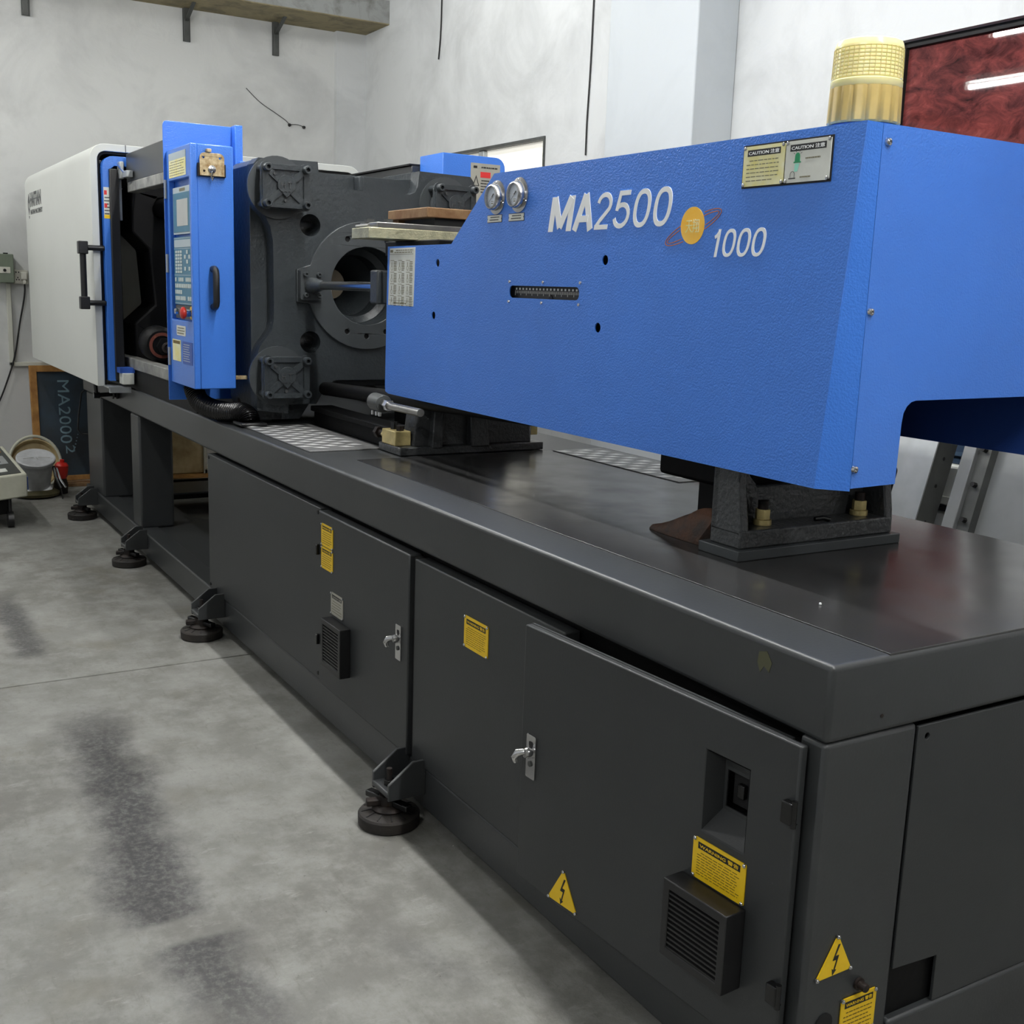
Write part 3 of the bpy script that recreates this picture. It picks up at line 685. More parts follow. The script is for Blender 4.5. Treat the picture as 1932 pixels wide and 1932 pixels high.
# beacon ---------------------------------------------------------------------
bc = thing('warning_beacon', 'yellow ribbed warning beacon standing on top of the blue cover', 'beacon', (-.374, .362, 1.680))
B0 = V((-.374,.362,1.680))
build('beacon_foot', new().lathe(B0, (0,0,1), [(0,0),(.056,0),(.056,.008),(0,.008)], 32), 'navy', bc)
pb = [(0,.007),(.061,.007),(.0635,.010),(.062,.068),(0,.068)]
base = new()
n = 96; vs = []; 
for r, h in pb[1:-1]:
    for i in range(n):
        rr = r*(1 if (i % 6) else .965); vs.append(B0+V((rr*math.cos(2*PI*i/n), rr*math.sin(2*PI*i/n), h)))
fs = [(k*n+i, k*n+(i+1) % n, (k+1)*n+(i+1) % n, (k+1)*n+i) for k in range(2) for i in range(n)]+[tuple(range(n))[::-1], tuple(range(2*n,3*n))]
base.add(vs, fs); build('beacon_base', base, 'based', bc)
pf = [(0,.068),(.0605,.068),(.062,.070),(.062,.080),(.0600,.082)]
for k in range(9): pf += [(.0592-k*.0002,.0825+k*.0062),(.0606-k*.0002,.0840+k*.0062),(.0606-k*.0002,.0868+k*.0062)]
pf += [(.0585,.139),(.0560,.146),(.050,.149),(0,.1505)]
build('beacon_lens', new().lathe(B0, (0,0,1), pf, 48), 'lensy', bc)
fl = new()
for i in range(40):
    a = 2*PI*i/40; c, s_ = math.cos(a), math.sin(a); t_ = V((-s_, c, 0))*.0006; p0 = B0+V((c*.0604,s_*.0604,.084)); p1 = B0+V((c*.0590,s_*.0590,.134)); o_ = V((c,s_,0))*.0008
    fl.hexa([p0-t_,p0+t_,p1+t_,p1-t_,p0-t_+o_,p0+t_+o_,p1+t_+o_,p1-t_+o_])
build('lens_flutes', fl, pr('amber_flute_shade', (214, 198, 128), .35), bc, kind='stuff')

# carriage stands --------------------------------------------------------------
sn = thing('carriage_stand', 'dark cast bracket bolted to the bed under the near end of the cover', 'bracket', (-.627, .56, ZT+.002), 'cast stands carrying the injection unit')
z = ZT+.002
build('base_strip', new().box(-.690, -.565, .318, .803, z, z+.022), 'castm', sn, bevel=.002)
build('foot_flange', new().box(-.672, -.578, .332, .788, z+.022, z+.060), 'castd', sn, bevel=.004)
build('upright_web', new().plate(EN(-.672), [[(.332,z+.05),(.788,z+.05),(.788,1.06),(.74,1.06),(.74,.985),(.44,.985),(.415,1.01),(.415,1.06),(.332,1.06)]], 0, .022), 'castd', sn, bevel=.005)
for y in (.332, .764):
    build('side_gusset', new().plate(frame((0,y+.024,0),(1,0,0),(0,0,1)), [[(-.672,z+.05),(-.578,z+.05),(-.580,z+.075),(-.594,1.0),(-.594,1.10),(-.672,1.10)]], 0, .024), 'castd', sn, bevel=.004)
for a in (.432, .725):
    nt_ = build('anchor_nut', new().cyl((-.622,a,z+.06), (-.622,a,z+.072), .020, n=20).cyl((-.622,a,z+.072), (-.622,a,z+.094), .0165, n=6), 'zinc', sn, bevel=.001)
    build('stud_end', new().cyl((-.622,a,z+.094), (-.622,a,z+.112), .0115, n=14), 'rusty', nt_)
build('grease_nipple', new().tube([(-.60,.565,z+.066),(-.595,.585,z+.068),(-.59,.60,z+.064)], .005, 8), 'gloss', sn)
sf = thing('carriage_stand', 'dark cast bracket with brass stop block under the nose of the cover', 'bracket', (-2.2, .56, ZT+.002), 'cast stands carrying the injection unit')
build('base_strip', new().box(-2.295, -2.125, .288, .83, z, z+.026), 'castd', sf, bevel=.003)
build('upright_casting', new().plate(EN(-2.24), [[(.345,z+.02),(.80,z+.02),(.80,.93),(.72,.945),(.64,1.02),(.62,1.10),(.375,1.10)]], 0, .085), 'castd', sf, bevel=.008)
build('upright_rib', new().hexa([(-2.165,.40,z+.02),(-2.12,.40,z+.02),(-2.12,.44,z+.02),(-2.165,.44,z+.02),(-2.165,.42,1.06),(-2.14,.42,1.06),(-2.14,.45,1.06),(-2.165,.45,1.06)]), 'castd', sf, bevel=.004)
build('upright_rib', new().hexa([(-2.165,.545,z+.02),(-2.12,.545,z+.02),(-2.12,.615,z+.02),(-2.165,.615,z+.02),(-2.165,.545,1.06),(-2.14,.545,1.06),(-2.14,.60,1.06),(-2.165,.60,1.06)]), 'castd', sf, bevel=.004)
for (y0_, y1_, zz) in ((.288,.345,0), (.80,.83,.02)):
    sb = build('stop_block', new().box(-2.27, -2.165, y0_, y1_, z+.026+zz, z+.074+zz), 'zinc', sf, bevel=.003, label='brass coloured stop block')
    build('stop_screw', new().cyl((-2.235,(y0_+y1_)/2,z+.074+zz), (-2.235,(y0_+y1_)/2,z+.098+zz), .013, n=6), 'gloss', sb)
    build('stop_screw', new().cyl((-2.190,(y0_+y1_)/2,z+.074+zz), (-2.190,(y0_+y1_)/2,z+.090+zz), .013, n=6), 'rusty', sb)
jb = build('jack_bolt', new().cyl((-2.345,.316,z+.050), (-2.27,.316,z+.050), .010, n=12), 'rusty', sf)
build('bolt_head', new().cyl((-2.365,.316,z+.050), (-2.343,.316,z+.050), .020, n=6), 'rusty', jb)
build('lock_nut', new().cyl((-2.300,.316,z+.050), (-2.280,.316,z+.050), .019, n=6), 'zinc', jb)
# hydraulic shut-off pipe
vp = thing('valve_pipe', 'small steel hose clamp and pipe stub poking out below the cover nose', 'pipe', (-2.05, .245, 1.01))
build('pipe_stub', new().cyl((-2.12,.245,1.010), (-1.895,.245,1.012), .012, n=14), 'steel', vp)
build('pipe_sleeve', new().cyl((-2.235,.245,1.014), (-2.16,.245,1.012), .028, n=18), 'sheetd', vp, bevel=.002)
build('pipe_union', new().cyl((-2.17,.245,1.012), (-2.115,.245,1.011), .018, n=6), 'chrome', vp)
for x in (-2.225,-2.195,-2.17): build('clamp_screw', new().cyl((x,.235,.985), (x,.235,.972), .005, n=8), 'chrome', vp)
# carriage (dark casting inside the cover)
cr = thing('injection_carriage', 'black injection carriage casting hidden inside the blue cover', 'machine part', (-1.5, .56, .96))
build('carriage_body', new().box(-2.20, -.66, .33, .80, 1.10, 1.48), 'void', cr, bevel=.01)
build('guide_bar', new().cyl((-2.985,.37,.985), (-.60,.37,1.08), .026, n=16), 'void', cr)
build('guide_bar', new().cyl((-2.985,.73,.985), (-.60,.73,1.08), .026, n=16), 'void', cr)
build('motor_block', new().box(-1.02, -.70, .46, .66, .955, 1.10), 'void', cr, bevel=.01)
build('motor_foot', new().box(-.88, -.80, .47, .53, ZT+.0025, .96), 'void', cr, bevel=.004)
# guide rails on the bed in front of the platen
for y in (.36, .70):
    gl = thing('guide_rail', 'dark guide rail running from the platen to the stand, %s of the pair' % ('front' if y < .5 else 'rear'), 'rail', (-2.7, y, ZT), 'guide rails on the bed')
    build('rail_bar', new().box(-3.0, -2.305, y-.03, y+.03, ZT+.0005, ZT+.055), 'void', gl, bevel=.004)
    build('rail_cap', new().box(-3.0, -2.305, y-.045, y+.045, ZT+.055, ZT+.075), 'void', gl, bevel=.004)
# stack of loose bars and board on the nose ------------------------------------
nb = thing('nose_block', 'black steel block on the injection nose under the loose bars', 'machine part', (-2.3, .58, 1.48))
build('block_body', new().box(-2.42, -2.03, .36, .80, 1.478, 1.526), 'void', nb, bevel=.004)
sb = thing('steel_bar', 'scratched yellowish steel bar with end notch lying across the nose', 'steel bar', (-2.27, .45, 1.526))
G = frame((-2.2,.205,1.526),(0.035,.999,0),(0,0,1))
build('lower_bar', new().fbox(G, 0, .50, .0, .033, -.15, 0), 'brass', sb, bevel=.002)
build('upper_bar', new().fbox(G, .028, .50, .033, .050, -.15, -.002), 'steel', sb, bevel=.002)
build('end_pin', new().tube([G(.012,.040,-.14), G(.012,.040,-.03)], .004, 8), 'steel', sb)
for d in (-.10, -.02): build('bar_peg', new().fbox(G, .035+d*.1, .06+d*.1, .05, .062, -.10, -.08) if d < -.05 else new().fbox(G, .07, .092, .05, .062, -.05, -.03), 'sheetd', sb)
wd = thing('wooden_board', 'rough brown wooden board resting on top of the loose steel bar', 'board', (-2.36, .56, 1.60))
build('plank', new().box(-2.50, -2.20, .405, .75, 1.600, 1.632), 'wood', wd, bevel=.003)
build('spacer_block', new().box(-2.44, -2.215, .44, .72, 1.5775, 1.600), 'gasket', wd)  # black block standing in for the shadow gap under the plank
build('batten', new().box(-2.49, -2.445, .42, .48, 1.584, 1.600), 'wood', wd)
# rag
rb = new(); pts = []
nu, nv = 14, 9
for i in range(nu):
    for j in range(nv):
        u, v_ = i/(nu-1), j/(nv-1)
        wv = (.012+.075*u**.8)*(v_-.5)*2
        zz = (.010+.088*u**1.2)*(1-abs(2*v_-1)**2.2)+.010*math.sin(11*v_+7*u)*u+.006*math.sin(23*v_-5*u)*u
        pts.append(V((-.905+.205*u+.25*wv+.01*math.sin(17*v_)*u, .365+.055*u+wv*.85, ZT+.003+max(.002,zz))))
fs = [(i*nv+j, (i+1)*nv+j, (i+1)*nv+j+1, i*nv+j+1) for i in range(nu-1) for j in range(nv-1)]
low = [V((p_.x,p_.y,ZT+.0026)) for p_ in pts]; n = len(pts)
rb.add(pts+low, fs+[tuple(q+n for q in f[::-1]) for f in fs]+[(i, i+1, i+1+n, i+n) for i in range(nv-1)]+[((nu-1)*nv+i+1, (nu-1)*nv+i, (nu-1)*nv+i+n, (nu-1)*nv+i+1+n) for i in range(nv-1)]+[((i+1)*nv, i*nv, i*nv+n, (i+1)*nv+n) for i in range(nu-1)]+[(i*nv+nv-1, (i+1)*nv+nv-1, (i+1)*nv+nv-1+n, i*nv+nv-1+n) for i in range(nu-1)])
tag(build('oily_rag', rb, 'rag'), 'crumpled brown oily rag on the deck beside the near bracket', 'rag')
# tread plates
def tread(x0, x1, y0, y1, label, k):
    t = thing('tread_plate', label, 'tread plate', ((x0+x1)/2, (y0+y1)/2, ZT), 'tread plates on the bed')
    build('plate_sheet', new().box(x0, x1, y0, y1, ZT+.0005, ZT+.005), 'alu', t, bevel=.001)
    lz = new(); px, py = .078, .044; i = 0
    ny = int((y1-y0)/py); nx = int((x1-x0)/px)
    for a in range(nx):
        for b in range(ny):
            cx, cy = x0+(a+.5)*px+(px/2 if b % 2 else 0), y0+(b+.5)*py
            if cx > x1-.02: continue
            ang = (.9 if b % 2 else -.9)*.25; L_, W_ = .030, .0085
            e1 = V((math.sin(ang), math.cos(ang), 0)); e1 = V((math.sin(ang)*.4, 1, 0)).normalized(); e1, e2 = V((e1.y*.35+e1.x, e1.y*.9, 0)).normalized(), None
            e2 = V((-e1.y, e1.x, 0)); c = V((cx, cy, ZT+.005))
            lz.add([c-e1*L_, c-e2*W_, c+e1*L_, c+e2*W_, c+V((0,0,.0028))], [(0,1,4),(1,2,4),(2,3,4),(3,0,4)])
    build('raised_lozenges', lz, pr('polished_lozenge', (240, 240, 238), .3, .4), t, kind='stuff')
    return t
tread(-2.99, -2.30, .048, .306, 'front aluminium tread plate on the bed before the platen', 0)
tread(-2.99, -2.305, .408, .650, 'aluminium tread plate between the two guide rails', 1)
tread(-2.08, -1.40, .84, 1.04, 'aluminium tread plate at the back of the bed behind the far bracket', 1)
# ================================================================== CLAMP UNIT
YM, ZM = .555, 1.378
fp = thing('fixed_platen', 'dark grey cast fixed platen with large round nozzle hole', 'platen', (-3.15, YM, ZT))
def mirror(half): return half+[(2*YM-a, b) for a, b in half[::-1]]
def arc(ca, cb, r, t0, t1, n=6): return [(ca+r*math.cos(math.radians(t0+(t1-t0)*i/n)), cb+r*math.sin(math.radians(t0+(t1-t0)*i/n))) for i in range(n+1)]
front = mirror([(.385,1.735),(.362,1.745),(.350,1.77),(.345,1.826),(.118,1.822),(.100,1.80),(.100,1.68),(.112,1.648),(.140,1.620),(.160,1.585),(.171,1.53),(.173,1.25),(.165,1.205),(.118,1.145),(.105,1.11),(.105,.905),(.225,.890),(.228,.925),(.340,.925),(.385,1.000),(.42,1.016)])
holes4 = [circ(.315,1.595,.041), circ(.315,1.162,.041), circ(2*YM-.315,1.595,.041), circ(2*YM-.315,1.162,.041)]
build('front_face', new().plate(EN(-3.0), [front, circ(YM-.012,ZM,.148,48)]+holes4, -.075, 0), 'cast', fp, bevel=.004)
back = mirror([(.40,1.795),(.345,1.80),(.345,1.826),(.14,1.826),(.108,1.80),(.108,.93),(.13,.86),(.30,.86),(.36,.95),(.42,.985)])
build('rear_body', new().plate(EN(-3.075), [back, circ(YM-.012,ZM,.145,40)]+holes4, -.27, 0), 'cast', fp, bevel=.004)
build('top_web', new().box(-3.075, -3.02, .52, .54, 1.735, 1.79), 'cast', fp, bevel=.004)
bolts8 = [(YM-.012+.192*math.cos(math.radians(a)), ZM+.192*math.sin(math.radians(a))) for a in (65, 90, 115, 245, 270, 295)]
bs = build('nozzle_boss', new().plate(EN(-3.0), [arc(YM-.012,ZM,.243,197,523,44)+[(.258,1.432),(.258,1.312)], circ(YM-.012,ZM,.148,48)]+[circ(a,b,.0105,12) for a,b in bolts8], 0, .012), 'castm', fp, bevel=.003, label='machined ring round the nozzle hole')
for a, b in bolts8: build('bolt_hole', new().plate(EN(-3.0), [circ(a,b,.0108,12)], .0002, .002), 'gasket', bs)
C0 = V((-3.0,YM-.012,ZM))
build('nozzle_funnel', new().lathe(C0, (1,0,0), [(.147,.0),(.145,-.10),(.120,-.12),(.118,-.20),(.062,-.26),(.050,-.34),(0,-.34)], 48), 'cast', fp)
build('locating_disc', new().lathe(C0+V((-.235,-.055,.005)), (1,0,0), [(0,.0),(.060,0),(.060,.004),(0,.004)], 32), pr('bare_tan_steel', (150, 138, 118), .5, .3), fp)
# tie bar nut covers
for k, (cy, cz, lb) in enumerate(((.193,1.721,'top left'), (.192,1.034,'bottom left'), (.885,1.700,'top right'), (.915,1.034,'bottom right'))):
    F = EN(-2.940); a0, a1, b0, b1 = cy-.090, cy+.090, cz-.077, cz+.077
    tb = build('tie_bar_cover', new().plate(F, [rrect(a0,a1,b0,b1,.012)], 0, .018), 'cast', fp, bevel=.003, label='square ribbed tie bar cover, '+lb)
    build('cover_sleeve', new().lathe((-3.0,cy-.008,cz), (1,0,0), [(.112,0),(.112,.010),(.070,.010),(.070,.062),(0,.062)], 36), 'castm', tb)
    rb = new(); d0, d1 = .018, .027
    for s in (-1, 1):
        d1 = .026+.0006*s
        for (pa, pb_) in (((-.070,s*-.058),(.070,s*.058)),):
            d = V((pb_[0]-pa[0], pb_[1]-pa[1])).normalized(); n_ = V((-d.y, d.x))*.011
            rb.plate(F, [[(cy+pa[0]+n_.x,cz+pa[1]+n_.y),(cy+pa[0]-n_.x,cz+pa[1]-n_.y),(cy+pb_[0]-n_.x,cz+pb_[1]-n_.y),(cy+pb_[0]+n_.x,cz+pb_[1]+n_.y)]], d0, d1)
    rb.plate(F, [rrect(a0+.002,a1-.002,b0+.002,b1-.002,.012), rrect(a0+.024,a1-.024,b0+.020,b1-.020,.006)], d0, .0275)
    d1 = .0275
    build('cross_ribs', rb, 'cast', tb)
    build('centre_badge', new().plate(F, [[(cy-.034,cz+.008)]+arc(cy,cz+.006,.034,170,10,10)+[(cy+.034,cz-.006),(cy,cz-.040),(cy-.034,cz-.006)]], d1, d1+.003), 'cast', tb, bevel=.001)
    bd = new(); bd.text(F, 'H', cy-.022, cz-.008, .016, .024, d1+.003, d1+.0055, off=.01); bd.text(F, 'T', cy+.004, cz-.008, .016, .024, d1+.003, d1+.0055, off=.01)
    for i in range(3): bd.plate(F, [[(cy-.020+i*.0133,cz-.017),(cy-.0133+i*.0133,cz-.021),(cy-.0067+i*.0133,cz-.017),(cy-.0133+i*.0133,cz-.019)]], d1+.003, d1+.005)
    bd.fcyl(F, cy-.004, cz-.050, d1-.002, d1+.003, .006, n=10); bd.fcyl(F, cy-.044, cz+.042, d1-.002, d1+.003, .006, n=10)
    build('badge_letters', bd, 'castd', tb)
    for a in (a0+.016, a1-.016):
        for b in (b0+.015, b1-.015):
            capscrew('cap_screw', tb, F, a, b, .016, .0145, .036, 'cast')
            build('stand_off', new().cyl((-3.0,a,b), (-2.942,a,b), .012, n=12), 'cast', tb)
# carriage cylinder rod and its flange
cd = thing('cylinder_rod', 'chrome carriage cylinder rod with four-bolt flange on the platen', 'hydraulic rod', (-2.7, .305, 1.37))
F = EN(-2.988); a0, a1, b0, b1 = .262, .350, 1.320, 1.432
build('flange_plate', new().plate(F, [rrect(a0,a1,b0,b1,.008)], 0, .030), 'castm', cd, bevel=.003)
for a in (a0+.018, a1-.018):
    for b in (b0+.018, b1-.018): capscrew('flange_screw', cd, F, a, b, .030, .009, .016, 'castm', washer=False)
build('rod_clevis', new().lathe((-2.958,.306,1.375), (1,0,0), [(0,0),(.028,0),(.028,.03),(.020,.045),(.022,.075),(.016,.085),(.016,.12),(0,.12)], 20), 'castm', cd)
build('chrome_rod', new().cyl((-2.86,.306,1.375), (-2.30,.306,1.378), .0155, n=20), 'chrome', cd)
build('rod_bracket', new().box(-2.335, -2.275, .268, .35, 1.322, 1.430), 'cast', cd, bevel=.006)
build('cylinder_neck', new().cyl((-2.275,.33,1.378), (-2.20,.33,1.379), .022, n=20), 'cast', cd)
nz = thing('nozzle_barrel', 'steel barrel nose reaching from the cover towards the nozzle hole', 'machine part', (-2.5, YM, 1.30))
build('barrel_body', new().lathe((-2.25,YM,ZM), (-1,0,0), [(0,-.02),(.075,-.02),(.075,.18),(.05,.20),(.045,.34),(.02,.40),(0,.40)], 28), 'sheetd', nz)

# tie bars, moving platen, rear guard -----------------------------------------
for (cy, cz, lb) in ((.195,1.721,'upper front'),(.195,1.034,'lower front'),(.905,1.71,'upper rear'),(.905,1.034,'lower rear')):
    tag(build('tie_bar', new().cyl((-6.3,cy,cz), (-3.346,cy,cz), .048, n=24), 'void'), 'dark round %s tie bar behind the open mould area' % lb, 'tie bar', 'tie bars of the clamp')
mp = thing('moving_platen', 'black moving platen and toggle block in the open mould area', 'platen', (-5.0, YM, ZT))
build('platen_block', new().plate(EN(-4.70), [mirror([(.40,1.80),(.26,1.84),(.08,1.84),(.04,1.80),(.04,1.60),(.12,1.52),(.14,1.25),(.04,1.16),(.04,.92),(.10,.87)])]+[circ(c_,d_,.0485,20) for c_ in (.195,.905) for d_ in (1.721,1.034)], -.30, 0), 'void', mp, bevel=.01)
build('ejector_frame', new().box(-4.70, -4.25, .30, .80, 1.1, 1.62), 'void', mp, bevel=.01)
build('spacer_block', new().box(-4.25, -3.95, .36, .74, 1.20, 1.50), 'void', mp, bevel=.006)
SA = V((1,-.12,0)).normalized(); SC = V((-4.30,.075,1.073))
rl = build('guide_shoe', new().lathe(SC, SA, [(0,-.24),(.085,-.24),(.085,-.02),(.070,.0),(0,.0)], 28), 'void', mp)
build('shoe_ring', new().lathe(SC, SA, [(.046,.0),(.060,.0),(.060,.005),(.046,.005)], 28), pr('red_oxide', (104, 50, 34), .6), rl)
build('shoe_nut', new().cyl(SC+V((0,.012,-.004)), SC+SA*.04+V((0,.012,-.004)), .042, n=6), 'void', rl)
build('shoe_stud', new().lathe(SC+SA*.04+V((0,.018,-.008)), SA, [(0,0),(.026,0),(.026,.03),(.018,.032),(.014,.024),(0,.024)], 20), 'rusty', rl)
gd = thing('rear_guard', 'dark rear guard screen closing the back of the mould area', 'guard', (-4.2, 1.05, ZT))
build('guard_sheet', new().box(-5.0, -3.53, 1.073, 1.079, ZT+.001, 1.86), 'void', gd)
build('guard_beam', new().box(-4.62, -3.53, .985, 1.079, 1.862, 1.906), 'bed', gd, bevel=.004)
build('beam_cap', new().box(-4.62, -3.53, .975, 1.079, 1.906, 1.913), 'gasket', gd)
rb = thing('rear_guard_post', 'blue rounded rear guard post with red and white safety sticker', 'guard post', (-3.42, 1.16, ZT))
build('post_shell', new().plate(EN(-3.30), [rrect(1.02,1.325,ZT+.001,1.945,.045,corners=(0,1,0,0))], -.22, 0), 'blue', rb, bevel=.004)
F = EN(-3.30)
sk = build('safety_sticker', new().fbox(F, 1.155, 1.300, 1.56, 1.915, 0, .001), 'greyplate', rb, label='white and red safety sticker')
mb = new(); mb.fbox(F, 1.168, 1.186, 1.894, 1.904, .001, .0014); print_lines(mb, F, 1.20, 1.29, 1.892, 1.906, 1, .001, .0014)
for k in range(3):
    zt_ = 1.880-k*.105; print_lines(mb, F, 1.205, 1.25, zt_-.09, zt_-.03, 5, .001, .0014)
    mb.plate(F, [[(1.166,zt_-.06),(1.198,zt_-.06),(1.182,zt_-.015)], [(1.171,zt_-.057),(1.193,zt_-.057),(1.182,zt_-.024)]], .001, .0014)
    mb.fbox(F, 1.26, 1.29, zt_-.075, zt_-.05, .001, .0014)
build('printed_lines', mb, 'ink', sk, kind='stuff')
mb = new()
for k in range(3): mb.fbox(F, 1.203, 1.253, 1.856-k*.105, 1.880-k*.105, .001, .0014)
build('red_bands', mb, 'redp', sk)

# white hood -------------------------------------------------------------------
hd = thing('clamp_hood', 'large white clamp hood with rounded edges and dark logo', 'machine hood', (-5.75, .54, .84))
HY0, HY1, HZ0, HZ1, HX0, HX1 = -.15, 1.235, .852, 2.003, -6.80, -4.68
def hprof(t, r): 
    a0, a1, b1 = HY0+t, HY1-t, HZ1-t
    return [(a0,HZ0)]+arc(a0+r,b1-r,r,180,90,6)+arc(a1-r,b1-r,r,90,0,6)+[(a1,HZ0)]
shell = hprof(0,.07)+hprof(.034,.04)[::-1]
build('hood_shell', new().plate(EN(HX1), [shell], HX0-HX1, 0), 'hood', hd, bevel=.003)
build('hood_inner_shade', new().plate(EN(HX1-.012), [hprof(.035,.04)+hprof(.045,.035)[::-1]], HX0-HX1, 0), 'hoodin', hd)  # black sheet standing in for shade inside the hood
build('hood_back', new().plate(EN(HX0), [hprof(.001,.07)], -.01, 0), 'hood', hd)
build('top_seam', new().box(HX1-.4, HX1+.001, .015, .018, HZ1-.034, HZ1+.0006), 'sheetd', hd)
F = FR(HY0); lg = new()
lg.plate(F, [[(-6.655,1.745),(-6.62,1.79),(-6.62,1.83),(-6.655,1.872),(-6.69,1.83),(-6.69,1.79)], circ(-6.655,1.80,.020,14)], 0, .0012)
lg.plate(F, [[(-6.67,1.738),(-6.64,1.738),(-6.655,1.722)]], 0, .0012)
lg.text(F, 'HAITIAN', -6.60, 1.790, .42, .085, 0, .0012, off=.03); lg.fbox(F, -6.60, -6.18, 1.830, 1.836, .0012, .0014)
lg.text(F, 'HAITIAN MACHINERY', -6.60, 1.745, .46, .028, 0, .0012)
build('hood_logo', lg, pr('dark_grey_print', (70, 72, 72), .5), hd, label='dark grey maker logo')

# blue sliding door edge -------------------------------------------------------
sd = thing('sliding_guard_door', 'blue sliding guard door pushed back into the white hood, black bar handle', 'guard door', (-4.72, -.10, ZT))
prof = [(-.100,.880)]+arc(-.100+.05,1.945-.05,.05,180,90,5)+[(.10,1.945),(.10,1.900),(-.045,1.900),(-.068,1.88),(-.068,.880)]
build('door_frame', new().plate(EN(-4.645), [prof], -.09, 0), 'blue', sd, bevel=.003)
build('door_window', new().box(-5.7, -4.735, -.096, -.088, .90, 1.93), 'gloss', sd)
build('rubber_seal', new().plate(EN(-4.622), [[(-.074,.885),(-.074,1.885),(-.030,1.885),(-.030,.885)]], -.022, 0), 'black', sd, bevel=.004)
hb = build('bar_handle', new().cyl((-4.665,-.20,1.245), (-4.665,-.20,1.525), .015, n=14), 'black', sd)
for zz in (1.255, 1.515):
    build('handle_post', new().cyl((-4.665,-.20,zz), (-4.665,-.100,zz), .013, n=12).box(-4.688,-4.642,-.222,-.178,zz-.03,zz+.03), 'black', hb, bevel=.004)
F = EN(-4.645)
st_ = build('door_sticker', new().fbox(F, -.099, -.069, 1.655, 1.800, .0, .001), 'plate', sd)
mb = new(); mb.fbox(F, -.097, -.084, 1.765, 1.785, .001, .0014); mb.fbox(F, -.097, -.084, 1.705, 1.725, .001, .0014); build('red_marks', mb, 'redp', st_)
mb = new(); print_lines(mb, F, -.097, -.072, 1.67, 1.76, 6, .001, .0012); build('printed_lines', mb, 'ink', st_, kind='stuff')
build('yellow_band', new().fbox(F, -.099, -.069, 1.655, 1.672, .001, .0013), 'yellow', st_)
# header beam and rails of the door opening -------------------------------------
hbm = thing('door_header', 'dark steel door header beam with pale ground rail under it', 'beam', (-4.0, .04, 1.77))
build('beam_plate', new().box(-4.60, -3.462, .0, .07, 1.823, 1.955), 'bed', hbm, bevel=.003)
build('ground_rail', new().box(-4.56, -3.462, -.006, .05, 1.776, 1.823), 'rail', hbm, bevel=.004)
lm = build('limit_switch', new().box(-4.53, -4.44, -.035, -.004, 1.838, 1.868), 'galv', hbm, bevel=.003)
build('switch_arm', new().tube([(-4.50,-.03,1.86),(-4.62,-.03,1.90),(-4.63,-.03,1.84)], .006, 8), 'chrome', lm)
build('switch_cam', new().box(-4.66, -4.60, -.03, -.01, 1.84, 1.92), 'galv', lm, bevel=.004)
build('hanger_bar', new().box(-4.66, -4.645, -.03, -.015, 1.65, 1.84), 'galv', hbm)
lr = thing('door_sill_rail', 'pale ground steel rail along the bottom of the mould opening', 'rail', (-4.2, .02, .94))
build('sill_bar', new().box(-4.95, -3.462, -.006, .05, .943, .995), 'rail', lr, bevel=.004)
build('sill_support', new().box(-4.9, -3.47, .005, .045, ZT+.0005, .943), 'void', lr)
# door stop rod
dsr = thing('door_stop', 'black door stop rod with rubber bumper below the white hood', 'door stop', (-4.93, -.06, .77))
build('drop_rod', new().cyl((-4.94,-.11,.775), (-4.94,-.115,.852), .010, n=10), 'gloss', dsr)
build('stop_rod', new().cyl((-4.94,-.115,.782), (-4.94,-.0,.788), .011, n=12), 'gloss', dsr)
build('bumper', new().lathe((-4.94,-.034,.786), (0,1,0), [(0,0),(.024,0),(.026,.008),(.014,.014),(.026,.022),(.024,.032),(0,.032)], 18), 'black', dsr)
build('stop_bracket', new().box(-4.98, -4.55, -.125, -.02, .852, .858).box(-4.57, -4.55, -.12, -.02, .83, .852), 'galv', dsr)
build('slide_block', new().box(-4.62, -4.54, -.06, -.005, .870, .925), 'plate', dsr, bevel=.003)
build('slide_shoe', new().box(-4.66, -4.55, -.07, .0, .925, .950), 'navy', dsr)
build('rod_knuckle', new().cyl((-4.94,-.125,.782), (-4.94,-.095,.782), .016, n=12), 'gloss', dsr)
# wire loop at the end of the bed
tag(build('wire_loop', new().tube([(-5.94,.01,.716),(-5.945,-.008,.700),(-5.945,-.03,.56),(-5.945,-.036,.48),(-5.945,-.02,.455),(-5.94,.008,.452),(-5.935,.02,.452)], .005, 8), 'wire'), 'thin black wire loop hanging at the far end of the bed', 'wire')

# control pillar -----------------------------------------------------------------
cb = thing('control_cabinet', 'tall blue control cabinet with grey screen, keypad and black handle', 'control cabinet', (-3.28, .02, .90))
CX0, CX1, CY0, CY1, CZ0, CZ1 = -3.445, -3.105, -.100, .058, .978, 1.863
build('back_plate', new().plate(EN(-3.448), [rrect(-.110,.158,.905,1.976,.018,corners=(0,0,1,0))], -.006, 0), 'blue', cb, bevel=.002)
build('plate_flange', new().plate(EN(-3.395), [rect(.156,.186,.96,1.979)], -.056, 0), 'blue', cb, bevel=.003)
build('cabinet_shell', new().box(CX0, CX1, CY0+.024, CY1, CZ0, CZ1), 'blue', cb, bevel=.004)
F = FR(CY0); rc = (-3.418,-3.128,1.226,1.748)
build('front_frame', new().plate(F, [rect(CX0,CX1,CZ0,CZ1), rect(*rc)], -.024, 0), 'blue', cb, bevel=.003)
F = FR(CY0+.018)
ds = build('display_unit', new().plate(F, [rect(-3.408,-3.136,1.548,1.722)], 0, .006), 'silver', cb, bevel=.001)
build('display_bezel', new().plate(F, [rect(-3.398,-3.146,1.556,1.700)], .006, .0075), 'teal', ds)
build('screen_glass', new().plate(F, [rect(-3.345,-3.19,1.578,1.676)], .0075, .0085), 'screen', ds, bevel=.001)
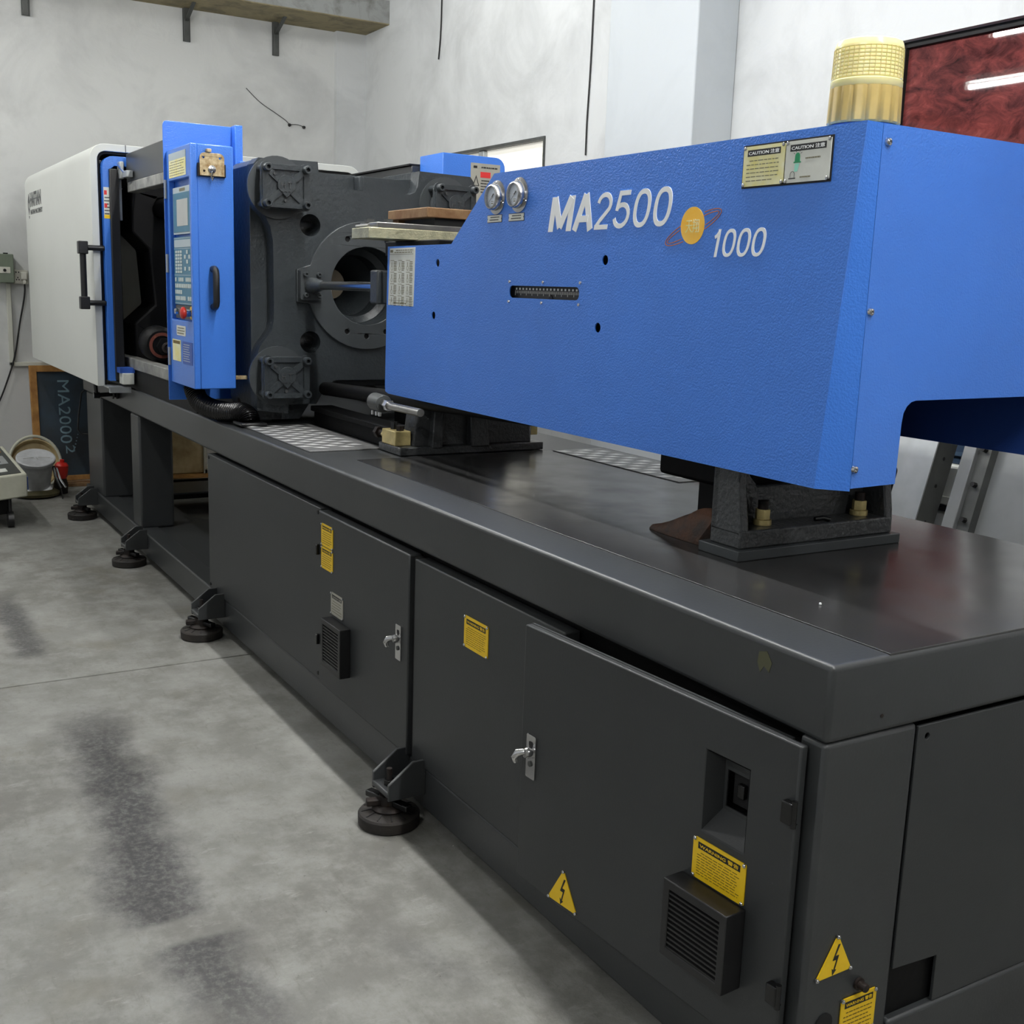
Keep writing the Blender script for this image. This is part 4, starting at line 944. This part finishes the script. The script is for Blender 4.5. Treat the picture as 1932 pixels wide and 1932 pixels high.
build('display_badge', new().plate(F, [rrect(-3.31,-3.23,1.705,1.716,.004)], .006, .0066), 'lines', ds)
kp = build('keypad', new().plate(F, [rect(-3.408,-3.136,1.285,1.538)], 0, .006), 'teal', cb)
build('keypad_header', new().fbox(F, -3.400, -3.144, 1.500, 1.528, .006, .0068), 'silver', kp)
kk = new()
for i in range(3):
    for j in range(7): kk.fbox(F, -3.385+i*.034, -3.358+i*.034, 1.404+j*.0125, 1.413+j*.0125, .006, .0076)
for (x, z_) in ((-3.215,1.482),(-3.245,1.464),(-3.185,1.464),(-3.215,1.446),(-3.245,1.420),(-3.185,1.420)): kk.fbox(F, x-.012, x+.012, z_-.007, z_+.007, .006, .0076)
for j, (row, n_) in enumerate((('1011101110',10),('1111111111',10),('1111000000',10),('1111110111',10))):
    for i, c in enumerate(row):
        if c == '1': kk.fbox(F, -3.395+i*.0255, -3.375+i*.0255, 1.372-j*.0235, 1.387-j*.0235, .006, .0076)
build('keypad_keys', kk, 'keys', kp, kind='stuff')
mb = new()
for z_ in (1.395, 1.289, 1.494, 1.532): mb.fbox(F, -3.405, -3.139, z_, z_+.002, .006, .0066)
build('keypad_lines', mb, 'silver', kp)
bp_ = build('button_panel', new().plate(F, [rect(-3.408,-3.136,1.232,1.283)], 0, .004), 'sheetd', cb)
build('stop_collar', new().fcyl(F, -3.175, 1.257, .004, .007, .024, n=24), 'yellow', bp_)
build('stop_neck', new().fcyl(F, -3.175, 1.257, .007, .030, .014, n=20), 'chrome', bp_)
build('stop_button', new().lathe(F(-3.175,1.257,.028), (0,-1,0), [(0,0),(.018,0),(.023,.006),(.022,.013),(.015,.018),(0,.020)], 24), 'red', bp_)
build('key_switch', new().lathe(F(-3.375,1.258,.004), (0,-1,0), [(0,0),(.012,0),(.011,.012),(.004,.012),(.004,.006),(0,.006)], 18), 'chrome', bp_)
F = FR(CY0)
lb = build('instruction_label', new().fbox(F, -3.405, -3.165, 1.757, 1.846, 0, .001), 'pale', cb, label='yellow and grey instruction label')
build('label_header', new().fbox(F, -3.405, -3.165, 1.820, 1.846, .001, .0013), 'silver', lb)
mb = new(); print_lines(mb, F, -3.395, -3.175, 1.762, 1.818, 6, .001, .0014, fill=.25); build('printed_lines', mb, 'lines', lb, kind='stuff')
lb = build('white_sticker', new().plate(F, [rrect(-3.345,-3.215,1.168,1.206,.006)], 0, .001), 'plate', cb); mb = new(); print_lines(mb, F, -3.335, -3.225, 1.172, 1.202, 3, .001, .0014); build('printed_lines', mb, 'lines', lb, kind='stuff')
lb = build('yellow_plate', new().fbox(F, -3.412, -3.290, 1.068, 1.150, 0, .001), 'pale', cb); build('plate_header', new().fbox(F, -3.402, -3.300, 1.134, 1.146, .001, .0013), 'iny', lb)
lb = build('blue_plate', new().fbox(F, -3.262, -3.125, 1.064, 1.148, 0, .0012), 'navy', cb); mb = new(); print_lines(mb, F, -3.255, -3.16, 1.072, 1.142, 8, .0012, .0015, fill=.3); build('printed_lines', mb, 'keys', lb, kind='stuff')
F = EN(CX1)
hn = build('door_handle', new().tube([F(-.024,1.284,0), F(-.024,1.284,.022), F(-.024,1.290,.034), F(-.024,1.305,.040), F(-.024,1.40,.040), F(-.024,1.415,.034), F(-.024,1.421,.022), F(-.024,1.421,0)], .0125, 12), 'black', cb, label='black plastic pull handle')
lp = build('latch_plate', new().plate(F, [rrect(-.070,.020,1.752,1.832,.018,corners=(0,1,1,0)), circ(-.056,1.815,.004,10), circ(.004,1.815,.004,10), circ(-.054,1.768,.004,10)], .012, .016), 'cream', cb, bevel=.001, label='stained cream latch plate')
build('latch_base', new().fbox(F, -.076, .026, 1.750, 1.795, 0, .012), 'rusty', lp)
build('latch_stud', new().lathe(F(-.026,1.775,.016), (1,0,0), [(0,0),(.014,0),(.014,.004),(.007,.005),(.007,.016),(0,.018)], 18), 'chrome', lp)
build('latch_pin', new().tube([F(-.026,1.768,.022), F(-.030,1.748,.022), F(-.027,1.735,.022), F(-.023,1.748,.022)], .003, 8), 'chrome', lp)
build('latch_hook', new().fbox(F, -.045, -.028, 1.834, 1.846, .0, .022), 'cream', lp, bevel=.002)
for z_ in (1.72, 1.44, 1.08): build('side_hinge', new().cyl((CX0-.003,CY0-.004,z_-.035), (CX0-.003,CY0-.004,z_+.035), .006, n=10), 'galv', cb)
build('latch_pawl', new().box(CX1-.03, CX1-.012, CY1, CY1+.047, 1.012, 1.026), 'cream', cb, bevel=.001)
gp = thing('guard_frame', 'blue folded steel guard frame between control cabinet and platen', 'guard frame', (-3.3, .16, .92))
build('frame_sheet', new().box(-3.440, -3.365, .187, .193, .93, 1.83), 'navy', gp)
build('frame_flange', new().box(-3.378, -3.354, .160, .193, .93, 1.84), 'blue', gp, bevel=.003)
build('frame_gusset', new().box(-3.378, -3.352, .193, .25, 1.68, 1.84), 'navy', gp, bevel=.003)
build('frame_screw', new().cyl((-3.354,.172,1.80), (-3.337,.172,1.80), .012, n=10), 'zinc', gp)
# corrugated conduit
def bez(P, n):
    out = []
    for i in range(n+1):
        t = i/n*(len(P)-1); k = min(int(t), len(P)-2); f = t-k
        p0, p1, p2, p3 = (V(P[max(k-1,0)]), V(P[k]), V(P[k+1]), V(P[min(k+2,len(P)-1)]))
        out.append(.5*((2*p1)+(p2-p0)*f+(2*p0-5*p1+4*p2-p3)*f*f+(3*p1-p0-3*p2+p3)*f**3))
    return out
cp = bez([(-3.385,-.03,.985),(-3.38,-.03,.955),(-3.33,-.022,.910),(-3.24,.0,.890),(-3.14,.035,.886),(-3.06,.062,.892),(-3.02,.075,.880),(-3.005,.078,.856)], 480)
cdn = thing('conduit_hose', 'fat black corrugated conduit hose curling from the control cabinet to the bed', 'hose', (-3.2, .03, ZT))
build('corrugated_hose', new().tube(cp, lambda t: .036+.0036*math.sin(t*2*PI*46), 18), 'gloss', cdn)
build('hose_flange', new().box(-3.06, -2.952, .028, .128, ZT+.0055, ZT+.018), 'black', cdn, bevel=.004)
# clamp foot beside platen
cf = thing('bed_clamp', 'small grey steel clamp bolted on the bed beside the platen', 'clamp', (-3.2, .06, ZT))
build('foot_block', new().box(-3.36, -3.11, .075, .20, ZT+.0005, ZT+.04), 'castm', cf, bevel=.004)
build('foot_bolt', new().cyl((-3.24,.12,ZT+.04), (-3.24,.12,ZT+.085), .016, n=10).cyl((-3.24,.12,ZT+.04), (-3.24,.12,ZT+.055), .024, n=6), 'rusty', cf)
build('foot_stop', new().box(-3.17, -3.125, .10, .14, ZT+.04, ZT+.055), 'gloss', cf, bevel=.002)
# ================================================================== THINGS ROUND THE ROOM
# left wall: brackets under the beam, wires, sockets
for (y, z0b, z1b, lb) in ((-.05,3.015,3.215,'leftmost'),(.98,2.995,3.215,'middle'),(1.616,2.985,3.215,'rightmost')):
    b_ = thing('wall_bracket', 'rusty steel stub hanging under the cement beam, %s of three' % lb, 'bracket', (XW+.05, y, z0b), 'steel stubs under the beam')
    build('stub_bar', new().box(XW+.001, XW+.03, y-.018, y+.018, z0b, z1b-.003).box(XW+.001, XW+.006, y-.022, y+.03, z0b, z1b-.003), 'sheetd', b_, bevel=.002)
    build('stub_strut', new().hexa([(XW+.02,y-.012,z1b-.09),(XW+.03,y-.012,z1b-.09),(XW+.03,y+.012,z1b-.09),(XW+.02,y+.012,z1b-.09),(XW+.20,y-.012,z1b-.005),(XW+.23,y-.012,z1b-.005),(XW+.23,y+.012,z1b-.005),(XW+.20,y+.012,z1b-.005)]), 'sheetd', b_)
tag(build('loose_wire', new().tube(bez([(XW+.004,1.40,2.74),(XW+.006,1.50,2.655),(XW+.004,1.62,2.59),(XW+.006,1.69,2.55),(XW+.01,1.722,2.525),(XW+.006,1.78,2.528),(XW+.008,1.832,2.516)], 30), .0022, 6), 'wire'), 'thin black wire stapled on the left wall above the platen', 'wire')
for y, z_ in ((1.722,2.520),(1.832,2.514)): tag(build('wall_plug', new().lathe((XW,y,z_), (1,0,0), [(0,0),(.012,0),(.010,.014),(0,.016)], 10), 'wire'), 'small black wall plug at the %s of the thin wall wire' % ('lower bend' if y < 1.8 else 'right end'), 'wall plug', 'plugs of the wall wire')
tag(build('hanging_cable', new().tube(bez([(-5.853,YW-.006,3.9),(-5.855,YW-.006,3.2),(-5.862,YW-.006,3.02),(-5.87,YW-.006,2.95),(-5.885,YW-.006,2.86)], 30), .005, 6), 'wire'), 'short black cable hanging down the back wall near the corner', 'cable', 'black cables on the back wall')
tag(build('hanging_cable', new().tube(bez([(-4.095,YW-.006,3.9),(-4.098,YW-.006,2.9),(-4.102,YW-.006,2.55),(-4.112,YW-.006,2.3),(-4.112,YW-.006,2.11)], 30), .0045, 6), 'wire'), 'long black cable hanging down the middle of the back wall', 'cable', 'black cables on the back wall')
# electric box, trunking, socket, cord
bx_ = thing('switch_box', 'grey-green electric switch box on the left wall at picture edge', 'electric box', (XW+.04, -.28, 1.32))
build('box_shell', new().box(XW+.001, XW+.10, -.36, -.205, 1.322, 1.508), 'greenbox', bx_, bevel=.005)
F = EN(XW+.10)
build('box_plate', new().plate(F, [rrect(-.30,-.228,1.385,1.425,.004)], 0, .003), 'socket', bx_); build('box_knob', new().fcyl(F, -.262, 1.403, .003, .008, .010, n=14), 'gasket', bx_)
build('box_clip', new().box(XW+.04, XW+.08, -.26, -.235, 1.508, 1.516), 'gasket', bx_)
tk = thing('wall_trunking', 'cream plastic cable trunking framing the left wall behind the hood', 'trunking', (XW+.01, -.1, .77))
build('duct_run', new().box(XW+.001, XW+.03, -.250, -.222, .775, 1.32), 'duct', tk, bevel=.003)
build('duct_run', new().box(XW+.001, XW+.03, -.250, .60, .772, .800), 'duct', tk, bevel=.003)
sk = thing('wall_socket', 'old white double wall socket beside the grey-green box', 'socket', (XW+.02, -.155, 1.32))
build('socket_box', new().box(XW+.001, XW+.04, -.200, -.112, 1.318, 1.408), 'socket', sk, bevel=.004)
F = EN(XW+.04)
mb = new()
for a, b in ((-.186,1.393),(-.170,1.393),(-.184,1.345),(-.170,1.345),(-.177,1.358)): mb.fbox(F, a-.003, a+.003, b-.005, b+.005, 0, .0006)
build('socket_holes', mb, 'gasket', sk)
build('plug', new().fbox(F, -.160, -.122, 1.345, 1.395, 0, .03).fbox(F, -.150, -.128, 1.316, 1.345, 0, .028), 'socket', sk, bevel=.006)
tag(build('power_cord', new().tube(bez([(XW+.055,-.139,1.318),(XW+.055,-.140,1.27),(XW+.05,-.150,1.20),(XW+.045,-.179,1.06),(XW+.04,-.219,.845),(XW+.04,-.277,.668),(XW+.05,-.34,.52),(XW+.12,-.46,.30),(XW+.3,-.55,.15)], 60), .0055, 8), 'wire'), 'black power cord hanging from the wall socket to the left', 'cord')
# framed board leaning at the wall
bd = thing('framed_board', 'slate blue board in a pine frame reading MA2000, leaning against the wall', 'board', (-7.05, .2, 0))
G = frame((-6.985,0,0),(0,1,0),(-.10,0,.995))
build('board_sheet', new().plate(G, [rect(-.10,.62,.03,.745)], -.012, 0), 'slate', bd)
for q in (rect(-.142,-.098,.0,.785), rect(.615,.655,.0,.785), rect(-.098,.615,.742,.785), rect(-.098,.615,.0,.034)): build('frame_batten', new().plate(G, [q], -.03, .012), 'pinew', bd, bevel=.002)
G2 = frame((-6.985+.001,0,0),(.10,0,-.995),(0,1,0))   # text runs downwards
build('board_lettering', new().text(G2, 'MA2000', -.685, .030, .43, .076, 0, .0006).text(G2, '2', -.240, .062, .055, .058, 0, .0006), 'slatet', bd)
mb = new()
for i in range(7): mb.plate(G2, [circ(-.335+i*.022, .150-i*.006, .003+.0006*i, 8)], 0, .0006)
build('board_dots', mb, 'slatet', bd)
# planks on the floor by the wall
for i, (y0_, y1_, x_, w_, lb) in enumerate(((.02,.85,-6.72,.05,'nearest the bucket'),(-.05,.5,-6.83,.04,'at the foot of the framed board'))):
    tag(build('wood_strip', new().hexa([(x_-w_,y0_,.0),(x_,y0_,.0),(x_+.1,y1_,.0),(x_+.1-w_,y1_,.0),(x_-w_,y0_,.022),(x_,y0_,.022),(x_+.1,y1_,.022),(x_+.1-w_,y1_,.022)]), 'wood', bevel=.002), 'rough wooden strip lying on the floor '+lb, 'wood strip', 'wooden strips on the floor')
# bucket with lid and rags
bk = thing('plastic_bucket', 'dirty white plastic bucket with a round lid near the left wall', 'bucket', (-6.42, -.215, 0))
BQ = V((-6.46,-.215,0)); tl = V((.36,-.02,.93)).normalized()
build('bucket_body', new().lathe(BQ+V((0,0,.06)), tl, [(0,0),(.082,0),(.102,.16),(.104,.165),(.104,.19),(0,.19)], 32), 'bucket', bk)
build('bucket_lid', new().lathe(BQ+V((0,0,.06))+tl*.188, tl, [(0,0),(.113,0),(.116,.004),(.116,.022),(.108,.026),(.100,.023),(0,.025)], 36), 'bucket', bk)
rb = new()
for k in range(6):
    a = k*PI/3; rb.fbox(frame(BQ+V((0,0,.06))+tl*.2125, V((math.cos(a),math.sin(a),0)), V((-math.sin(a),math.cos(a),0))), .015, .09, -.001, .001, 0, .002)
build('lid_ribs', rb, 'greyplate', bk)
build('bucket_skirt', new().lathe(BQ+V((0,0,.030)), tl, [(0,0),(.095,0),(.098,.03),(.088,.042),(0,.042)], 32), 'white', bk)
tag(build('oily_sack', new().lathe(BQ+V((.02,0,0)), (0,0,1), [(0,0),(.10,.002),(.135,.012),(.140,.028),(.112,.044),(0,.046)], 22), 'olive'), 'oily olive cloth squashed under the white bucket', 'cloth')
hp = [V((-6.66, -.185+.155*math.cos(t), .180+.168*math.sin(t)))+V((-.05*math.sin(t),0,0)) for t in [2*PI*k/40 for k in range(40)]]
lid = thing('round_lid', 'big upturned round lid with a pale rim behind the bucket', 'lid', (-6.62, -.18, .0))
build('lid_rim', new().tube(hp, .010, 8, closed=True), 'console', lid)
build('lid_dish', new().lathe((-6.66,-.185,.182), (-.95,0,-.28), [(0,.05),(.14,.05),(.158,.0),(.150,.0),(.135,.04),(0,.04)], 32), 'beige', lid)
rc_ = thing('red_can', 'small red can beside the white bucket', 'can', (-6.50, -.06, .0))
build('can_body', new().lathe((-6.50,-.06,.10), (.1,.1,1), [(0,0),(.035,0),(.042,.02),(.042,.085),(.03,.10),(.014,.104),(.014,.12),(0,.12)], 20), 'red', rc_)
build('can_base', new().lathe((-6.50,-.06,0), (0,0,1), [(0,0),(.04,0),(.045,.05),(.036,.10),(0,.10)], 16), 'rusty', rc_)
tb_ = thing('metal_clamp', 'black and chrome clamp dangling from the bucket rim', 'clamp', (-6.34, -.11, .02))
build('clamp_jaw', new().tube([(-6.36,-.12,.20),(-6.33,-.115,.14),(-6.30,-.09,.07)], .010, 8), 'gloss', tb_)
build('clamp_arm', new().tube([(-6.35,-.105,.19),(-6.31,-.09,.12),(-6.28,-.065,.075)], .006, 8), 'chrome', tb_)
build('clamp_foot', new().tube([(-6.30,-.09,.07),(-6.29,-.085,.0)], .003, 6), 'wire', tb_)
# console at the picture edge
cs = thing('beige_console', 'beige control console with black top panel on castors at picture edge', 'console', (-5.55, -.62, 0))
e1 = V((-.995,-.03,.06)).normalized(); e2 = V((.46,-.888,.0)).normalized(); K = V((-5.50,-.388,.302)); dn = V((0,0,-1))
def kbox(a0,a1,b0,b1,c0,c1): return new().hexa([K+e1*a+e2*b+dn*c for c in (c1,c0) for a,b in ((a0,b0),(a1,b0),(a1,b1),(a0,b1))])
build('console_shell', kbox(0,.8,0,.55,0,.13), 'console', cs, bevel=.008)
build('console_top', kbox(.03,.77,.03,.52,-.003,.01), pr('dark_green_panel', (44, 48, 44), .4), cs)
build('silver_label', kbox(.28,.50,.06,.22,-.005,-.002), 'galv', cs); build('black_label', kbox(.33,.41,.10,.16,-.007,-.004), 'ink', cs)
build('white_label', kbox(.09,.17,.10,.26,-.005,-.002), 'plate', cs); build('yellow_strip', kbox(.60,.72,.05,.30,-.005,-.002), 'pinew', cs)
build('blue_clip', kbox(.04,.12,-.012,.0,.03,.10), 'navy', cs)
build('console_stem', kbox(.12,.68,.10,.45,.13,.24), 'gasket', cs)
for a, b in ((.08,.10),(.70,.10),(.08,.45),(.70,.45)):
    c = K+e1*a+e2*b; build('castor', new().cyl((c.x,c.y-.015,.045), (c.x,c.y+.015,.045), .045, n=20).cyl((c.x,c.y,.07),(c.x,c.y,.16),.010,n=8), 'black', cs)
# beyond the far end of the bed: beige tank, pale post, pallet
tank = thing('oil_tank', 'stained beige tank seen through the gap under the bed', 'tank', (-6.95, .92, 0))
build('tank_body', new().box(-7.10, -6.86, .70, .97, .022, .60), 'beige', tank, bevel=.01)
build('tank_edge', new().box(-6.86, -6.84, .965, .985, .022, .60), 'duct', tank)
build('tank_foot', new().box(-7.10, -6.84, .97, 1.10, .022, .05), 'duct', tank)
pa = thing('wooden_pallet', 'pale wooden pallet on the floor under the beige tank', 'pallet', (-6.75, .9, 0))
for k in range(3): build('pallet_board', new().box(-7.1+.19*k, -6.93+.19*k, .55, 1.35, .004, .022), 'pinew', pa, bevel=.002)
build('pallet_bearer', new().box(-7.1, -6.55, .80, .86, .0, .0045), 'pinew', pa)
# sheet-metal parts stored behind the machine, right
def lean(name, label, x0, x1, y0, zt_, mat, extra=None, dx=0):
    t = thing(name, label, 'metal panel', ((x0+x1)/2, y0, 0), 'sheet metal parts stored behind the machine')
    G = frame((0,y0,0),(1,0,0),(0,.28,.96)); return t, G
t, G = lean('galvanised_cover', 'pale galvanised cover sheet with cut-out leaning behind the machine', -1.55, -1.22, 1.46, 1.25, 'galv')
build('cover_sheet', new().plate(G, [rect(-1.56,-1.225,.0,1.05), rrect(-1.50,-1.345,.74,.895,.02), rect(-1.50,-1.35,.1,.55)], -.004, 0), 'galv', t)
build('cover_return', new().fbox(G, -1.225, -1.221, 0, 1.05, -.09, 0), 'sheetd', t)
for b in (.55,.66,.74,.86,.95): build('return_hole', new().cyl(G(-1.2208,b,-.045), G(-1.2204,b,-.045), .006, n=10), 'gasket', t)
build('inner_plate', new().fbox(G, -1.54, -1.24, .02, 1.03, -.088, -.084), 'void', t)
t, G = lean('channel_panel', 'grey bolted channel and sheet panel leaning behind the machine', -1.1, -.75, 1.46, 1.3, 'gpanel')
build('channel_post', new().fbox(G, -1.105, -1.062, 0, 1.8, -.03, .03), 'gpanel', t, bevel=.003)
build('channel_web', new().fbox(G, -1.062, -1.02, 0, 1.8, -.03, .012), 'sheetd', t)
build('panel_sheet', new().fbox(G, -1.02, -.80, 0, 1.8, -.03, -.02), 'gpanel', t)
build('panel_post', new().fbox(G, -.80, -.70, 0, 1.8, -.03, .03), 'sheetd', t, bevel=.003)
build('panel_sheet', new().fbox(G, -.70, .30, 0, 1.8, -.03, -.02), 'gpanel', t)
for b in (.66, .77, .88, .99, 1.10, 1.21):
    for a in (-1.04, -.77): build('hex_bolt', new().fcyl(G, a, b, .012 if a < -.9 else .03, .030 if a < -.9 else .045, .008, n=6), 'gasket', t)
t = thing('white_cabinet', 'white enamelled cabinet standing behind the leaning metal panels', 'cabinet', (-1.1, 2.1, 0))
build('cabinet_body', new().box(-1.62, -.35, 1.93, 2.22, 0.0, .86), 'hood', t, bevel=.006)
build('cabinet_rail', new().box(-1.62, -.35, 1.925, 1.935, .70, .716), 'gasket', t)
build('cabinet_lip', new().box(-1.62, -.35, 1.92, 1.935, .725, .75), 'plate', t)
t = thing('blue_crate', 'dark blue crate resting on the white cabinet behind the machine', 'crate', (-1.1, 2.05, .86))
build('crate_body', new().box(-1.42, -.80, 1.95, 2.2, .8605, 1.06), pr('dark_blue_plastic', (44, 62, 84), .5), t, bevel=.004)
for z_ in (.89, .98, 1.03): build('crate_rib', new().box(-1.42, -.80, 1.94, 1.951, z_, z_+.012), pr('dark_blue_rib', (58, 78, 100), .5), t)
# loose fittings on the back of the deck
for i, (x, y, m_, lb) in enumerate(((-1.60,1.00,'zinc','brass fitting'),(-1.42,.98,'red','red plastic strip'),(-1.28,.98,'zinc','brass fitting'),(-1.05,.97,'plate','white plastic wedge'))):
    mb = new()
    if m_ == 'red': mb.box(x-.08, x+.08, y-.012, y+.012, ZT+.0025, ZT+.022)
    elif m_ == 'plate': mb.hexa([(x-.10,y-.02,ZT+.0025),(x+.06,y-.02,ZT+.0025),(x+.06,y+.02,ZT+.0025),(x-.10,y+.02,ZT+.0025),(x-.02,y-.015,ZT+.035),(x+.06,y-.015,ZT+.035),(x+.06,y+.015,ZT+.035),(x-.02,y+.015,ZT+.035)])
    else:
        mb.cyl((x-.05,y,ZT+.018), (x+.05,y,ZT+.018), .015, n=8); mb.cyl((x-.01,y,ZT+.018), (x+.01,y,ZT+.018), .0155, n=6)
    tag(build('loose_fitting', mb, m_), '%s lying at the back of the deck under the cover, %s' % (lb, ('farthest','between two fittings','right of the strip','nearest')[i]), 'fitting', 'loose bits at the back of the deck')
# pellets spilled on the deck
for k, (x, y) in enumerate(((-.255,.235),)):
    tag(build('plastic_pellet', new().lathe((x,y,ZT+.0022), (0,0,1), [(0,0),(.0022,.0008),(.0026,.0025),(.0018,.0042),(0,.0048)], 8), 'white'), 'tiny white plastic pellet spilled on the dark deck', 'pellet', 'pellets spilled on the deck')
